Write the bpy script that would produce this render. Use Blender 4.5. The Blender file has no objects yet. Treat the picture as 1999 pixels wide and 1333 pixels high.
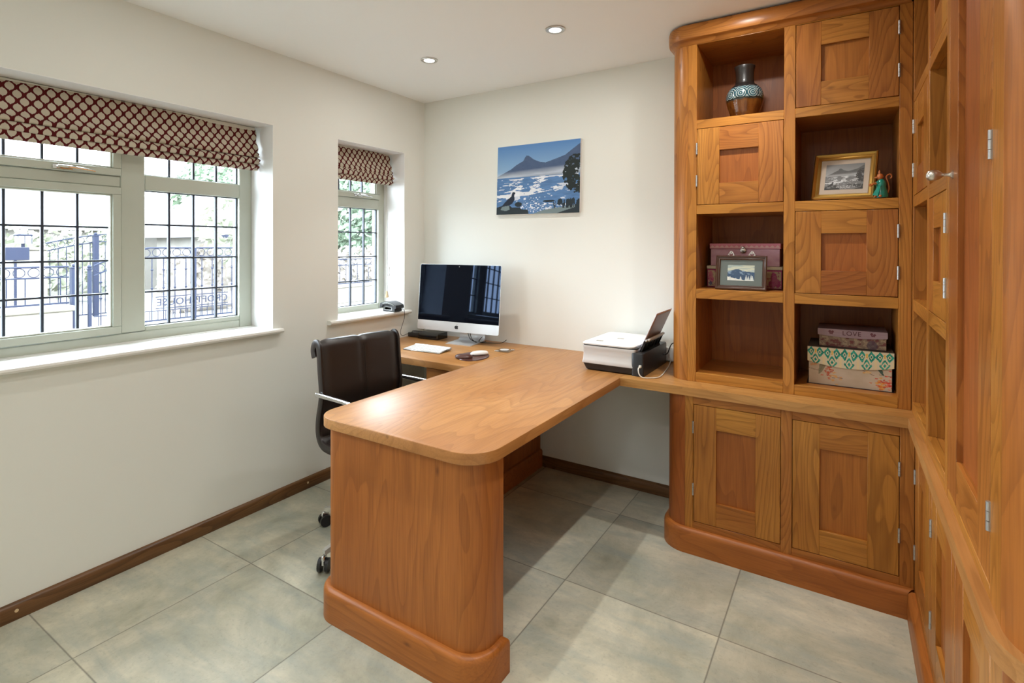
import bpy, bmesh, math, random
import numpy as np
from mathutils import Vector, Matrix, noise as mnoise
random.seed(7)
R = math.radians
PI = math.pi
C = bpy.context.scene.collection
sc = bpy.context.scene

# ------------------------------------------------------------------ camera
FOC, CXP, PYP = 1032.6154, 999.5, 485.1413
cam_d = bpy.data.cameras.new('camera'); cam = bpy.data.objects.new('camera', cam_d); C.objects.link(cam)
yaw, pitch, roll = 0.5607, -0.0045, 0.002
Fv = Vector((-math.sin(yaw)*math.cos(pitch), math.cos(yaw)*math.cos(pitch), math.sin(pitch)))
Rv = Vector((math.cos(yaw), math.sin(yaw), 0)); Uv = Rv.cross(Fv)
R2 = Rv*math.cos(roll)+Uv*math.sin(roll); U2 = Uv*math.cos(roll)-Rv*math.sin(roll)
M = Matrix((R2, U2, -Fv)).transposed().to_4x4(); M.translation = Vector((2.6384, -2.977, 1.4034))
cam.matrix_world = M
cam_d.sensor_fit = 'HORIZONTAL'; cam_d.sensor_width = 36.0
cam_d.lens = FOC/1999*36.0
cam_d.shift_x = 0.0; cam_d.shift_y = (PYP-666.5)/1999
cam_d.clip_start = 0.02; cam_d.clip_end = 200
sc.camera = cam

# ------------------------------------------------------------------ world, exposure
SKY = 20.0
w = bpy.data.worlds.new('overcast_sky'); sc.world = w; w.use_nodes = True
bg = w.node_tree.nodes['Background']; bg.inputs[0].default_value = (0.80, 0.91, 1.0, 1); bg.inputs[1].default_value = SKY
sc.view_settings.view_transform = 'Standard'; sc.view_settings.look = 'None'
sc.view_settings.exposure = 0.18; sc.view_settings.gamma = 1.0; sc.view_settings.use_curve_mapping = False
sc.cycles.use_denoising = True
sc.cycles.max_bounces = 10; sc.cycles.diffuse_bounces = 6; sc.cycles.glossy_bounces = 4
sc.cycles.transparent_max_bounces = 12; sc.cycles.sample_clamp_indirect = 6
sc.cycles.caustics_reflective = False; sc.cycles.caustics_refractive = False

def portal(y0, y1, z0, z1):
    l = bpy.data.lights.new('window_portal', 'AREA'); l.shape = 'RECTANGLE'; l.size = y1-y0; l.size_y = z1-z0
    l.cycles.is_portal = True
    o = bpy.data.objects.new('window_portal', l); C.objects.link(o)
    # local -Z must look into the room (+X)
    o.matrix_world = Matrix(((0, 0, -1, -0.26), (1, 0, 0, (y0+y1)/2), (0, -1, 0, (z0+z1)/2), (0, 0, 0, 1)))
portal(-3.08, -1.226, .95, 2.06); portal(-.79, -.208, .95, 2.06)
LAMP_W = 3.0          # watts of each ceiling downlight
BEAM_W = 22.0          # focused part of each downlight
LAMP_COL = (1.0, 0.975, 0.93)

# ------------------------------------------------------------------ materials
def srgb(r, g, b):
    f = lambda c: (c/255/12.92) if c/255 <= .04045 else ((c/255+.055)/1.055)**2.4
    return (f(r), f(g), f(b), 1)
class NT:
    def __init__(s, name):
        s.m = bpy.data.materials.new(name); s.m.use_nodes = True
        s.t = s.m.node_tree; s.b = s.t.nodes['Principled BSDF']; s.out = s.t.nodes['Material Output']
    def n(s, typ, **k):
        x = s.t.nodes.new(typ)
        for a, v in k.items(): setattr(x, a, v)
        return x
    def l(s, a, b): s.t.links.new(a, b)
    def math(s, op, a, b=None, c=None):
        x = s.n('ShaderNodeMath', operation=op)
        for i, v in enumerate((a, b, c)):
            if v is None: continue
            if isinstance(v, (int, float)): x.inputs[i].default_value = v
            else: s.l(v, x.inputs[i])
        return x.outputs[0]
    def mix(s, f, a, b, mode='MIX'):
        x = s.n('ShaderNodeMix', data_type='RGBA', blend_type=mode)
        for i, v in ((0, f), (6, a), (7, b)):
            if isinstance(v, (int, float)): x.inputs[i].default_value = v
            elif isinstance(v, tuple): x.inputs[i].default_value = v
            else: s.l(v, x.inputs[i])
        return x.outputs[2]
    def ramp(s, f, pts, interp='LINEAR'):
        x = s.n('ShaderNodeValToRGB'); x.color_ramp.interpolation = interp
        e = x.color_ramp.elements
        while len(e) < len(pts): e.new(.5)
        for i, (p, c) in enumerate(pts):
            e[i].position = p; e[i].color = c if isinstance(c, tuple) else (c, c, c, 1)
        s.l(f, x.inputs[0]); return x.outputs[0]
    def noise(s, vec, scale, detail=2, rough=.5, dist=0):
        x = s.n('ShaderNodeTexNoise'); x.inputs['Scale'].default_value = scale; x.inputs['Detail'].default_value = detail
        x.inputs['Roughness'].default_value = rough; x.inputs['Distortion'].default_value = dist
        if vec is not None: s.l(vec, x.inputs['Vector'])
        return x.outputs['Fac']
    def vmul(s, vec, v):
        x = s.n('ShaderNodeVectorMath', operation='MULTIPLY'); s.l(vec, x.inputs[0]); x.inputs[1].default_value = v
        return x.outputs[0]
    def pos(s): return s.n('ShaderNodeNewGeometry').outputs['Position']
    def obj(s): return s.n('ShaderNodeTexCoord').outputs['Object']
    def attr(s, a, sock='Vector'):
        x = s.n('ShaderNodeAttribute'); x.attribute_name = a; return x.outputs[sock]
    def set(s, **k):
        for a, v in k.items():
            i = s.b.inputs[a.replace('_', ' ')]
            if hasattr(v, 'is_linked') or hasattr(v, 'links'): s.l(v, i)
            else: i.default_value = v
        return s
    def bump(s, h, strength=.1, dist=.001):
        x = s.n('ShaderNodeBump'); x.inputs['Strength'].default_value = strength; x.inputs['Distance'].default_value = dist
        s.l(h, x.inputs['Height']); s.l(x.outputs[0], s.b.inputs['Normal']); return s

def plain(name, col, rough=.5, metal=0, coat=0, spec=.5, bumpn=None):
    t = NT(name)
    v = t.noise(t.obj(), 6, 2)
    c2 = tuple(min(1, x*1.06) for x in col[:3])+(1,); c1 = tuple(x*.95 for x in col[:3])+(1,)
    t.set(Base_Color=t.mix(v, c1, c2), Roughness=rough, Metallic=metal, Coat_Weight=coat)
    t.b.inputs['Specular IOR Level'].default_value = spec
    if bumpn: t.bump(t.noise(t.obj(), bumpn[0], 3), bumpn[1], .001)
    return t.m

def wood(name, dark, mid, light, rough=.32, ring=26, coat=.15, lf_=.5):
    t = NT(name)
    wc = t.attr('wc'); tone = t.attr('tone', 'Fac')
    n1 = t.noise(t.vmul(wc, (.9, 5.5, 5.5)), 1.0, 1.5, .45, .25)
    fr = t.math('FRACT', t.math('MULTIPLY', n1, float(ring)))
    line = t.ramp(fr, [(0, 0.0), (.55, .15), (.86, .75), (.97, 1.0), (1, .1)])
    fib = t.noise(t.vmul(wc, (6, 190, 190)), 1.0, 3, .6)
    fib2 = t.noise(t.vmul(wc, (2.2, 34, 34)), 1.0, 3, .55)
    blot = t.noise(t.vmul(wc, (2.0, 4, 4)), 1.0, 2)
    c = t.mix(t.ramp(blot, [(.3, 0.0), (.7, 1.0)]), mid, light)
    c = t.mix(t.math('MULTIPLY', t.ramp(fib2, [(.35, 0.0), (.75, 1.0)]), .55), c, mid)
    c = t.mix(t.math('MULTIPLY', line, lf_), c, dark)
    c = t.mix(t.math('MULTIPLY', t.ramp(fib, [(.42, 0.0), (.72, 1.0)]), .34), c, dark)
    kn = t.n('ShaderNodeTexVoronoi'); kn.inputs['Scale'].default_value = 1.0; t.l(t.vmul(wc, (3.1, 7, 7)), kn.inputs['Vector'])
    c = t.mix(t.ramp(kn.outputs['Distance'], [(.0, .7), (.045, .25), (.075, 0.0)]), c, (dark[0]*.35, dark[1]*.3, dark[2]*.3, 1))
    hs = t.n('ShaderNodeHueSaturation'); t.l(c, hs.inputs['Color'])
    t.l(t.math('MULTIPLY_ADD', tone, .34, .83), hs.inputs['Value'])
    t.l(t.math('MULTIPLY_ADD', tone, .02, .49), hs.inputs['Hue'])
    t.set(Base_Color=hs.outputs[0], Roughness=t.math('MULTIPLY_ADD', fib2, .12, rough-.06), Coat_Weight=coat)
    t.b.inputs['Coat Roughness'].default_value = .36
    t.b.inputs['Specular IOR Level'].default_value = .3
    t.bump(fib, .06, .0006)
    return t.m

M_ = {}
M_['cherry'] = wood('cherry_wood', (.15, .045, .006, 1), (.37, .132, .022, 1), (.51, .215, .042, 1), coat=.06)
M_['cherry_top'] = wood('cherry_worktop', (.20, .075, .018, 1), (.37, .155, .045, 1), (.49, .24, .082, 1), rough=.38, ring=15, coat=.22, lf_=.34)
M_['cherry_red'] = wood('cherry_panel', (.14, .040, .007, 1), (.35, .112, .020, 1), (.44, .155, .030, 1), rough=.40, ring=12, coat=.06, lf_=.32)
M_['oak'] = wood('dark_oak', (.035, .014, .004, 1), (.13, .06, .020, 1), (.20, .10, .038, 1), rough=.35, ring=30)

def wallmat(name, col, rough=.7):
    t = NT(name)
    p = t.pos()
    a = t.noise(p, 1.3, 3); b = t.noise(p, 160, 2)
    t.set(Base_Color=t.mix(a, tuple(x*.975 for x in col)+(1,), tuple(min(1, x*1.015) for x in col)+(1,)), Roughness=rough)
    t.b.inputs['Specular IOR Level'].default_value = .25
    t.bump(b, .05, .0006); return t.m
M_['wall'] = wallmat('wall_paint', (.79, .80, .755))
M_['ceil'] = wallmat('ceiling_paint', (.91, .925, .92))
M_['reveal'] = wallmat('reveal_paint', (.86, .86, .86))
M_['sillp'] = plain('sill_paint', (.78, .775, .74, 1), .35)
M_['frame'] = plain('window_frame_paint', (.47, .50, .43, 1), .38)

def floormat():
    t = NT('stone_floor_tile'); p = t.pos()
    s = t.n('ShaderNodeSeparateXYZ'); t.l(p, s.inputs[0])
    gx = t.math('DIVIDE', t.math('SUBTRACT', s.outputs[0], .425), .6125)
    gy = t.math('DIVIDE', t.math('ADD', s.outputs[1], .976), .639)
    fx, fy = t.math('FLOOR', gx), t.math('FLOOR', gy)
    ex = t.math('MULTIPLY', t.math('MINIMUM', t.math('FRACT', gx), t.math('SUBTRACT', 1, t.math('FRACT', gx))), .6125)
    ey = t.math('MULTIPLY', t.math('MINIMUM', t.math('FRACT', gy), t.math('SUBTRACT', 1, t.math('FRACT', gy))), .639)
    e = t.math('MINIMUM', ex, ey)
    joint = t.ramp(e, [(0, 1.0), (.0011, 1.0), (.002, 0.0)])
    cell = t.n('ShaderNodeCombineXYZ'); t.l(fx, cell.inputs[0]); t.l(fy, cell.inputs[1])
    wn = t.n('ShaderNodeTexWhiteNoise', noise_dimensions='2D'); t.l(cell.outputs[0], wn.inputs['Vector'])
    off = t.n('ShaderNodeVectorMath', operation='MULTIPLY_ADD'); t.l(wn.outputs['Color'], off.inputs[0])
    off.inputs[1].default_value = (37, 41, 29); t.l(p, off.inputs[2]); q = off.outputs[0]
    cl = t.noise(q, 2.8, 6, .68, .5); cl2 = t.noise(t.vmul(q, (3.5, 12, 6)), 1.0, 5, .65, .3); sp = t.noise(q, 70, 3, .7)
    c = t.mix(t.ramp(cl, [(.27, 0.0), (.72, 1.0)]), (.27, .275, .205, 1), (.66, .62, .485, 1))
    c = t.mix(t.ramp(cl2, [(.42, 0.0), (.70, .6)]), c, (.28, .325, .30, 1))
    c = t.mix(t.ramp(sp, [(.55, 0.0), (.8, .35)]), c, (.17, .17, .14, 1))
    hs = t.n('ShaderNodeHueSaturation'); t.l(c, hs.inputs['Color'])
    t.l(t.math('MULTIPLY_ADD', wn.outputs['Value'], .26, .87), hs.inputs['Value'])
    c = t.mix(t.math('MULTIPLY', joint, .75), hs.outputs[0], (.07, .062, .05, 1))
    t.set(Base_Color=c, Roughness=t.math('MULTIPLY_ADD', cl2, .20, .22))
    t.b.inputs['Coat Weight'].default_value = .25; t.b.inputs['Coat Roughness'].default_value = .22
    t.b.inputs['Specular IOR Level'].default_value = .45
    h = t.math('SUBTRACT', t.math('MULTIPLY', sp, .3), joint)
    t.bump(h, .12, .001); return t.m
M_['floor'] = floormat()

def blindmat():
    t = NT('ogee_blind_fabric'); wc = t.attr('wc')
    s = t.n('ShaderNodeSeparateXYZ'); t.l(wc, s.inputs[0])
    u = t.math('DIVIDE', s.outputs[0], .0215); v = t.math('DIVIDE', s.outputs[1], .0275)
    c0 = t.math('COSINE', t.math('MULTIPLY', v, PI))
    c = t.math('MULTIPLY', t.math('MULTIPLY', t.math('SIGN', c0), t.math('POWER', t.math('ABSOLUTE', c0), .72)), .40)
    def d(x):
        f = t.math('FRACT', t.math('ADD', t.math('DIVIDE', x, 2.0), .5))
        return t.math('MULTIPLY', t.math('ABSOLUTE', t.math('SUBTRACT', f, .5)), 2)
    de = d(t.math('SUBTRACT', u, c)); do = d(t.math('ADD', t.math('SUBTRACT', u, 1.0), c))
    m = t.math('MINIMUM', de, do)
    k = t.ramp(m, [(0, 1.0), (.215, 1.0), (.26, 0.0)])
    weave = t.noise(wc, 900, 1)
    base = t.mix(weave, (.44, .39, .305, 1), (.53, .475, .38, 1))
    red = t.mix(weave, (.055, .005, .006, 1), (.11, .009, .009, 1))
    t.set(Base_Color=t.mix(k, base, red), Roughness=.85)
    t.b.inputs['Specular IOR Level'].default_value = .15
    t.bump(t.math('ADD', k, t.math('MULTIPLY', weave, .3)), .25, .0012)
    return t.m
M_['blind'] = blindmat()
M_['lining'] = plain('blind_lining', (.62, .60, .53, 1), .9)

def glassmat():
    t = NT('window_glass'); t.t.nodes.remove(t.b)
    tr = t.n('ShaderNodeBsdfTransparent'); tr.inputs[0].default_value = (.985, .99, .99, 1)
    gl = t.n('ShaderNodeBsdfGlossy'); gl.inputs['Roughness'].default_value = .01
    lw = t.n('ShaderNodeLayerWeight'); lw.inputs[0].default_value = .5
    fr = t.math('MULTIPLY_ADD', t.math('POWER', lw.outputs['Facing'], 5.0), .9, .025)
    mx = t.n('ShaderNodeMixShader'); t.l(fr, mx.inputs[0]); t.l(tr.outputs[0], mx.inputs[1]); t.l(gl.outputs[0], mx.inputs[2])
    t.l(mx.outputs[0], t.out.inputs[0]); return t.m
M_['glass'] = glassmat()
def clearmat(name, tint, fac=.35):
    t = NT(name); t.t.nodes.remove(t.b)
    tr = t.n('ShaderNodeBsdfTransparent'); tr.inputs[0].default_value = tint
    gl = t.n('ShaderNodeBsdfGlossy'); gl.inputs['Roughness'].default_value = .05
    mx = t.n('ShaderNodeMixShader'); mx.inputs[0].default_value = fac
    t.l(tr.outputs[0], mx.inputs[1]); t.l(gl.outputs[0], mx.inputs[2]); t.l(mx.outputs[0], t.out.inputs[0]); return t.m
M_['coaster'] = clearmat('coaster_glass', (.88, .9, .9, 1), .3)
M_['picglass'] = clearmat('picture_glass', (1, 1, 1, 1), .04)

def colattr(name, rough=.5, spec=.4):
    t = NT(name); t.set(Base_Color=t.attr('col', 'Color'), Roughness=rough)
    t.b.inputs['Specular IOR Level'].default_value = spec; return t.m
M_['print'] = colattr('printed_picture', .55, .25)
M_['paper_print'] = colattr('printed_paper', .5, .35)

def emis(name, col, s):
    t = NT(name); t.set(Base_Color=(1, 1, 1, 1)); t.b.inputs['Emission Color'].default_value = col; t.b.inputs['Emission Strength'].default_value = s
    return t.m
M_['lamp'] = emis('lit_lamp', (1, .97, .9, 1), 9)
M_['chrome'] = plain('chrome', (.75, .76, .78, 1), .12, 1)
M_['hingem'] = plain('hinge_steel', (.50, .49, .48, 1), .42, .9)
M_['steel'] = plain('brushed_steel', (.58, .56, .53, 1), .3, 1)
M_['nickel'] = plain('satin_nickel', (.62, .58, .53, 1), .28, 1)
M_['alu'] = plain('aluminium', (.74, .75, .77, 1), .34, .75)
M_['whitep'] = plain('white_plastic', (.80, .80, .79, 1), .35)
M_['greyp'] = plain('light_grey_plastic', (.60, .59, .58, 1), .4)
M_['blackp'] = plain('black_plastic', (.016, .016, .018, 1), .35)
M_['blackg'] = plain('gloss_black', (.010, .009, .010, 1), .08, coat=.3)
M_['screen'] = plain('screen_glass', (.0015, .002, .0045, 1), .03, spec=.16)
M_['screen'].node_tree.nodes['Principled BSDF'].inputs['Specular Tint'].default_value = (.45, .62, 1, 1)
M_['screen'].node_tree.nodes['Principled BSDF'].inputs['Specular IOR Level'].default_value = .26
def leather(name, col, rough=.36):
    t = NT(name); v = t.n('ShaderNodeTexVoronoi'); v.inputs['Scale'].default_value = 420; t.l(t.obj(), v.inputs['Vector'])
    n = t.noise(t.obj(), 5, 2)
    t.set(Base_Color=t.mix(n, tuple(x*.85 for x in col)+(1,), tuple(x*1.15 for x in col)+(1,)), Roughness=rough)
    t.bump(v.outputs['Distance'], .12, .0006); return t.m
M_['leather'] = leather('black_leather', (.017, .011, .009), .36)
M_['leather_brown'] = leather('brown_leather', (.075, .024, .017), .3)
M_['lead'] = plain('lead_strip', (.022, .030, .048, 1), .5)
M_['cable_b'] = plain('black_cable', (.012, .012, .012, 1), .5)
M_['cable_w'] = plain('white_cable', (.72, .69, .62, 1), .45)
M_['gold'] = plain('gold_leaf', (.50, .30, .075, 1), .3, .85)
M_['mahog'] = plain('mahogany_frame', (.062, .026, .016, 1), .25, coat=.4)
M_['mat_cream'] = plain('cream_mount', (.52, .42, .33, 1), .8)
M_['mat_green'] = plain('green_mount', (.10, .125, .115, 1), .6)
M_['backing'] = plain('backing_board', (.06, .035, .02, 1), .8)
M_['iron'] = plain('painted_iron', (.012, .016, .032, 1), .6, spec=.15)
M_['brown_lid'] = plain('weathered_lid_paper', (.105, .075, .05, 1), .7)
M_['toggle'] = plain('pale_wood_toggle', (.62, .46, .27, 1), .5)
M_['teal'] = plain('teal_glaze', (.0, .19, .14, 1), .2, coat=.5)
M_['orange'] = plain('orange_glaze', (.42, .12, .03, 1), .25, coat=.4)
M_['paper'] = plain('lilac_paper', (.78, .74, .84, 1), .7)
M_['tray'] = plain('smoked_tray', (.22, .13, .11, 1), .3)

# ------------------------------------------------------------------ mesh builder
PERM = {'x': lambda v: (v[0], v[1], v[2]), 'y': lambda v: (v[1], v[0], v[2]), 'z': lambda v: (v[2], v[0], v[1])}
class MB:
    def __init__(s):
        s.v = []; s.f = []; s.wc = []; s.tone = []; s.mi = []; s.sm = []; s.col = []
    def add(s, verts, faces, grain='z', mi=0, smooth=False, tone=None, wcs=None, cols=None, seed=None):
        o = len(s.v); s.v += [tuple(v) for v in verts]
        if tone is None: tone = random.random()
        sd = seed if seed is not None else (random.uniform(-20, 20), random.uniform(-20, 20), random.uniform(-20, 20))
        P = PERM[grain]
        for f in faces:
            s.f.append([o+i for i in f]); s.mi.append(mi); s.sm.append(smooth)
            for i in f:
                if wcs is not None: s.wc.append(tuple(wcs[i]))
                else:
                    p = P(verts[i]); s.wc.append((p[0]+sd[0], p[1]+sd[1], p[2]+sd[2]))
                s.tone.append(tone)
                s.col.append(tuple(cols[i]) if cols is not None else (1, 1, 1, 1))
        return s
    def bm(s, b, **k):
        b.verts.ensure_lookup_table(); b.verts.index_update()
        s.add([v.co.copy() for v in b.verts], [[v.index for v in f.verts] for f in b.faces], **k); b.free(); return s
    def box(s, x0, x1, y0, y1, z0, z1, grain='z', bev=.0012, seg=1, M=None, **k):
        b = bmesh.new(); bmesh.ops.create_cube(b, size=1)
        for v in b.verts:
            v.co = Vector(((x0+x1)/2+v.co.x*(x1-x0), (y0+y1)/2+v.co.y*(y1-y0), (z0+z1)/2+v.co.z*(z1-z0)))
        d = min(abs(x1-x0), abs(y1-y0), abs(z1-z0))
        if bev and d > 0: bmesh.ops.bevel(b, geom=list(b.edges), offset=min(bev, d*.45), segments=seg, affect='EDGES', profile=.5)
        if M is not None: b.transform(M)
        return s.bm(b, grain=grain, smooth=(seg > 1), **k)
    def layers(s, rings, cap0=True, cap1=True, smooth=False, M=None, closed=True, **k):
        n = len(rings[0]); vs = []
        for r in rings: vs += [Vector(p) for p in r]
        if M is not None: vs = [M @ v for v in vs]
        fs = []
        for a in range(len(rings)-1):
            for i in range(n if closed else n-1):
                j = (i+1) % n; fs.append([a*n+i, a*n+j, (a+1)*n+j, (a+1)*n+i])
        if cap0: fs.append(list(range(n))[::-1])
        if cap1: fs.append([(len(rings)-1)*n+i for i in range(n)])
        return s.add(vs, fs, smooth=smooth, **k)
    def prism(s, outline, z0, z1, **k):
        return s.layers([[(x, y, z0) for x, y in outline], [(x, y, z1) for x, y in outline]], **k)
    def lathe(s, prof, c, seg=32, M=None, smooth=True, **k):
        rings = []
        for r, z in prof:
            rings.append([(c[0]+r*math.cos(2*PI*i/seg), c[1]+r*math.sin(2*PI*i/seg), c[2]+z) for i in range(seg)])
        return s.layers(rings, smooth=smooth, M=M, **k)
    def cyl(s, p, q, r, seg=16, r2=None, smooth=True, **k):
        p, q = Vector(p), Vector(q); d = (q-p); L = d.length
        Mx = Matrix.Translation(p) @ d.to_track_quat('Z', 'Y').to_matrix().to_4x4()
        r2 = r if r2 is None else r2
        return s.layers([[(r*math.cos(2*PI*i/seg), r*math.sin(2*PI*i/seg), 0) for i in range(seg)],
                         [(r2*math.cos(2*PI*i/seg), r2*math.sin(2*PI*i/seg), L) for i in range(seg)]], M=Mx, smooth=smooth, **k)
    def tube(s, pts, r, seg=8, sub=6, **k):
        pts = catmull([Vector(p) for p in pts], sub); n = len(pts); rings = []
        up = Vector((0, 0, 1)); prev = None
        for i, p in enumerate(pts):
            t = (pts[min(i+1, n-1)]-pts[max(i-1, 0)]).normalized()
            a = prev if prev is not None else (up if abs(t.dot(up)) < .9 else Vector((1, 0, 0)))
            a = (a-t*a.dot(t)).normalized(); prev = a; b = t.cross(a)
            rr = r(i/(n-1)) if callable(r) else r
            rings.append([p+a*rr*math.cos(2*PI*j/seg)+b*rr*math.sin(2*PI*j/seg) for j in range(seg)])
        return s.layers(rings, smooth=True, **k)
    def sphere(s, c, r, sc3=(1, 1, 1), M=None, seg=20, **k):
        b = bmesh.new(); bmesh.ops.create_uvsphere(b, u_segments=seg, v_segments=seg//2, radius=r)
        for v in b.verts: v.co = Vector((c[0]+v.co.x*sc3[0], c[1]+v.co.y*sc3[1], c[2]+v.co.z*sc3[2]))
        if M is not None: b.transform(M)
        return s.bm(b, smooth=True, **k)
    def build(s, name, mats, parent=None, label=None):
        me = bpy.data.meshes.new(name); me.from_pydata(s.v, [], s.f)
        me.polygons.foreach_set('material_index', s.mi); me.polygons.foreach_set('use_smooth', s.sm)
        a = me.attributes.new('wc', 'FLOAT_VECTOR', 'CORNER'); a.data.foreach_set('vector', [c for v in s.wc for c in v])
        a = me.attributes.new('tone', 'FLOAT', 'CORNER'); a.data.foreach_set('value', s.tone)
        a = me.attributes.new('col', 'FLOAT_COLOR', 'CORNER'); a.data.foreach_set('color', [c for v in s.col for c in v])
        for m in (mats if isinstance(mats, (list, tuple)) else [mats]): me.materials.append(m)
        me.update(); me.validate()
        try: me.set_sharp_from_angle(angle=R(38))
        except Exception: pass
        o = bpy.data.objects.new(name, me); C.objects.link(o)
        if parent is not None: adopt(o, parent)
        if label: o['label'] = label
        return o
WORLD = {}
def adopt(o, parent):
    o.parent = parent
    o.matrix_parent_inverse = WORLD.get(parent.name, Matrix.Identity(4)).inverted()
def catmull(P, sub):
    if sub <= 1 or len(P) < 3: return P
    out = []
    for i in range(len(P)-1):
        a, b, c, d = P[max(i-1, 0)], P[i], P[i+1], P[min(i+2, len(P)-1)]
        for j in range(sub):
            t = j/sub
            out.append(.5*((2*b)+(c-a)*t+(2*a-5*b+4*c-d)*t*t+(3*b-a-3*c+d)*t**3))
    out.append(P[-1]); return out
def thing(name, label, cat, loc, group=None, kind=None):
    o = bpy.data.objects.new(name, None); C.objects.link(o); o.empty_display_size = .05
    o.location = loc; WORLD[o.name] = Matrix.Translation(Vector(loc))
    if label: o['label'] = label
    if cat: o['category'] = cat
    if group: o['group'] = group
    if kind: o['kind'] = kind
    return o
def tag(o, label, cat, group=None, kind=None):
    o['label'] = label; o['category'] = cat
    if group: o['group'] = group
    if kind: o['kind'] = kind
    return o
def struct(o, label=None):
    o['kind'] = 'structure'
    if label: o['label'] = label
    return o
def copy_tree(o, delta=None, parent=None):
    c = o.copy(); C.objects.link(c)
    if parent is not None: c.parent = parent
    if delta is not None: c.location = Vector(o.location)+Vector(delta)
    for ch in list(o.children): copy_tree(ch, None, c)
    return c
def arc(cx, cy, r, a0, a1, n=10):
    return [(cx+r*math.cos(R(a0+(a1-a0)*i/n)), cy+r*math.sin(R(a0+(a1-a0)*i/n))) for i in range(n+1)]
def rr(x0, x1, y0, y1, rad, d=0, n=10):
    """rounded rectangle outline, corners front-left, front-right, back-right, back-left; inset by d"""
    x0, x1, y0, y1 = x0+d, x1-d, y0+d, y1-d; o = []
    for (cx, cy, sx, sy, a), r in zip(((x0, y0, 1, 1, 180), (x1, y0, -1, 1, 270), (x1, y1, -1, -1, 0), (x0, y1, 1, -1, 90)), rad):
        if r <= 0: o.append((cx, cy))
        else:
            q = max(r-d, .001); o += arc(cx+sx*q, cy+sy*q, q, a, a+90, n)
    return o

# ------------------------------------------------------------------ room shell
H = 2.46
WL, WR, WB, WF = 0.0, 3.245, 0.0, -4.1
m = MB()
O1, O2 = (-3.08, -1.226, .925, 2.062), (-.79, -.208, .925, 2.060)
xs = (-.30, 0)
m.box(*xs, -4.3, O1[0], 0, H+.1, bev=0); m.box(*xs, O1[1], O2[0], 0, H+.1, bev=0); m.box(*xs, O2[1], .2, 0, H+.1, bev=0)
for o in (O1, O2):
    m.box(*xs, o[0], o[1], 0, o[2], bev=0); m.box(*xs, o[0], o[1], o[3], H+.1, bev=0)
struct(m.build('wall_left', M_['wall']), 'left wall with two windows, cream white paint')
struct(MB().box(0, 3.5, 0, .2, 0, H+.1, bev=0).build('wall_back', M_['wall']), 'cream white wall behind the desk')
struct(MB().box(3.245, 3.5, -4.3, 0, 0, H+.1, bev=0).build('wall_right', M_['wall']), 'wall behind the tall cupboard')
struct(MB().box(0, 3.5, -4.3, -4.1, 0, H+.1, bev=0).build('wall_front', M_['wall']), 'wall behind the camera')
struct(MB().box(-.3, 3.5, -4.3, .2, -.12, 0, bev=0).build('floor', M_['floor']), 'large grey green stone tiles')
struct(MB().box(-.3, 3.5, -4.3, .2, H, H+.1, bev=0).build('ceiling', M_['ceil']), 'white ceiling with downlights')

def skirting(name, axis, a0, a1, lab):
    prof = [(0, 0), (.019, 0), (.021, .02), (.020, .042), (.016, .054), (.009, .061), (0, .063)]
    m = MB()
    if axis == 'y': rings = [[(p, t, q) for p, q in prof] for t in (a0, a1)]
    else: rings = [[(t, -p, q) for p, q in prof] for t in (a0, a1)]
    m.layers(rings, grain=axis, tone=.4, smooth=False)
    struct(m.build(name, M_['oak']), lab)
skirting('baseboard_left', 'y', -4.1, 0, 'dark oak skirting under the windows')
skirting('baseboard_back', 'x', .0, 1.925, 'dark oak skirting on the back wall')
m = MB()
for y in (-2.29, -1.02, -.35): m.cyl((.018, y, .036), (.0225, y, .036), .006)
o = m.build('wooden_plug', M_['toggle'], bpy.data.objects['baseboard_left'])

# ---- windows
FX = -.20     # room-side face of the frames
def light(win, name, y0, y1, z0, z1, ncol, nrow, sash=None, hasglass=True):
    """one light: optional opening sash bars, glass and leading"""
    if sash:
        a = sash; m = MB()
        for b in ((y0-a, y1+a, z0-a, z0), (y0-a, y1+a, z1, z1+a), (y0-a, y0, z0, z1), (y1, y1+a, z0, z1)):
            m.box(FX-.05, FX+.012, *b, bev=.003)
        # glazing bead
        for b in ((y0, y1, z0, z0+.007), (y0, y1, z1-.007, z1), (y0, y0+.007, z0, z1), (y1-.007, y1, z0, z1)):
            m.box(FX-.03, FX+.004, *b, bev=.002)
        p = m.build('sash', M_['frame'], win)
    else: p = win
    g = MB().box(FX-.03, FX-.024, y0, y1, z0, z1, bev=0).build('glass_pane', M_['glass'], p)
    m = MB()
    for i in range(1, ncol):
        y = y0+(y1-y0)*i/ncol; m.box(FX-.036, FX-.018, y-.0052, y+.0052, z0, z1, bev=.002)
    for i in range(1, nrow):
        z = z0+(z1-z0)*i/nrow; m.box(FX-.035, FX-.0185, y0, y1, z-.0042, z+.0042, bev=.002)
    for y in (y0+.003, y1-.003): m.box(FX-.036, FX-.0225, y-.0035, y+.0035, z0, z1, bev=0)
    for z in (z0+.002, z1-.002): m.box(FX-.036, FX-.0225, y0, y1, z-.0025, z+.0025, bev=0)
    m.build('lead_lattice', M_['lead'], p)
    return p

def win_handle(parent, y, z):
    m = MB()
    x = FX+.013
    m.box(x, x+.006, y-.06, y+.012, z-.009, z+.009, bev=.004, seg=2)
    m.cyl((x+.005, y-.035, z), (x+.022, y-.035, z), .008)
    m.tube([(x+.02, y-.045, z+.001), (x+.025, y-.01, z+.001), (x+.023, y+.04, z-.002), (x+.018, y+.085, z-.006)], lambda t: .0065-.002*t)
    return m.build('handle', M_['chrome'], parent, 'chrome casement handle')

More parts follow.
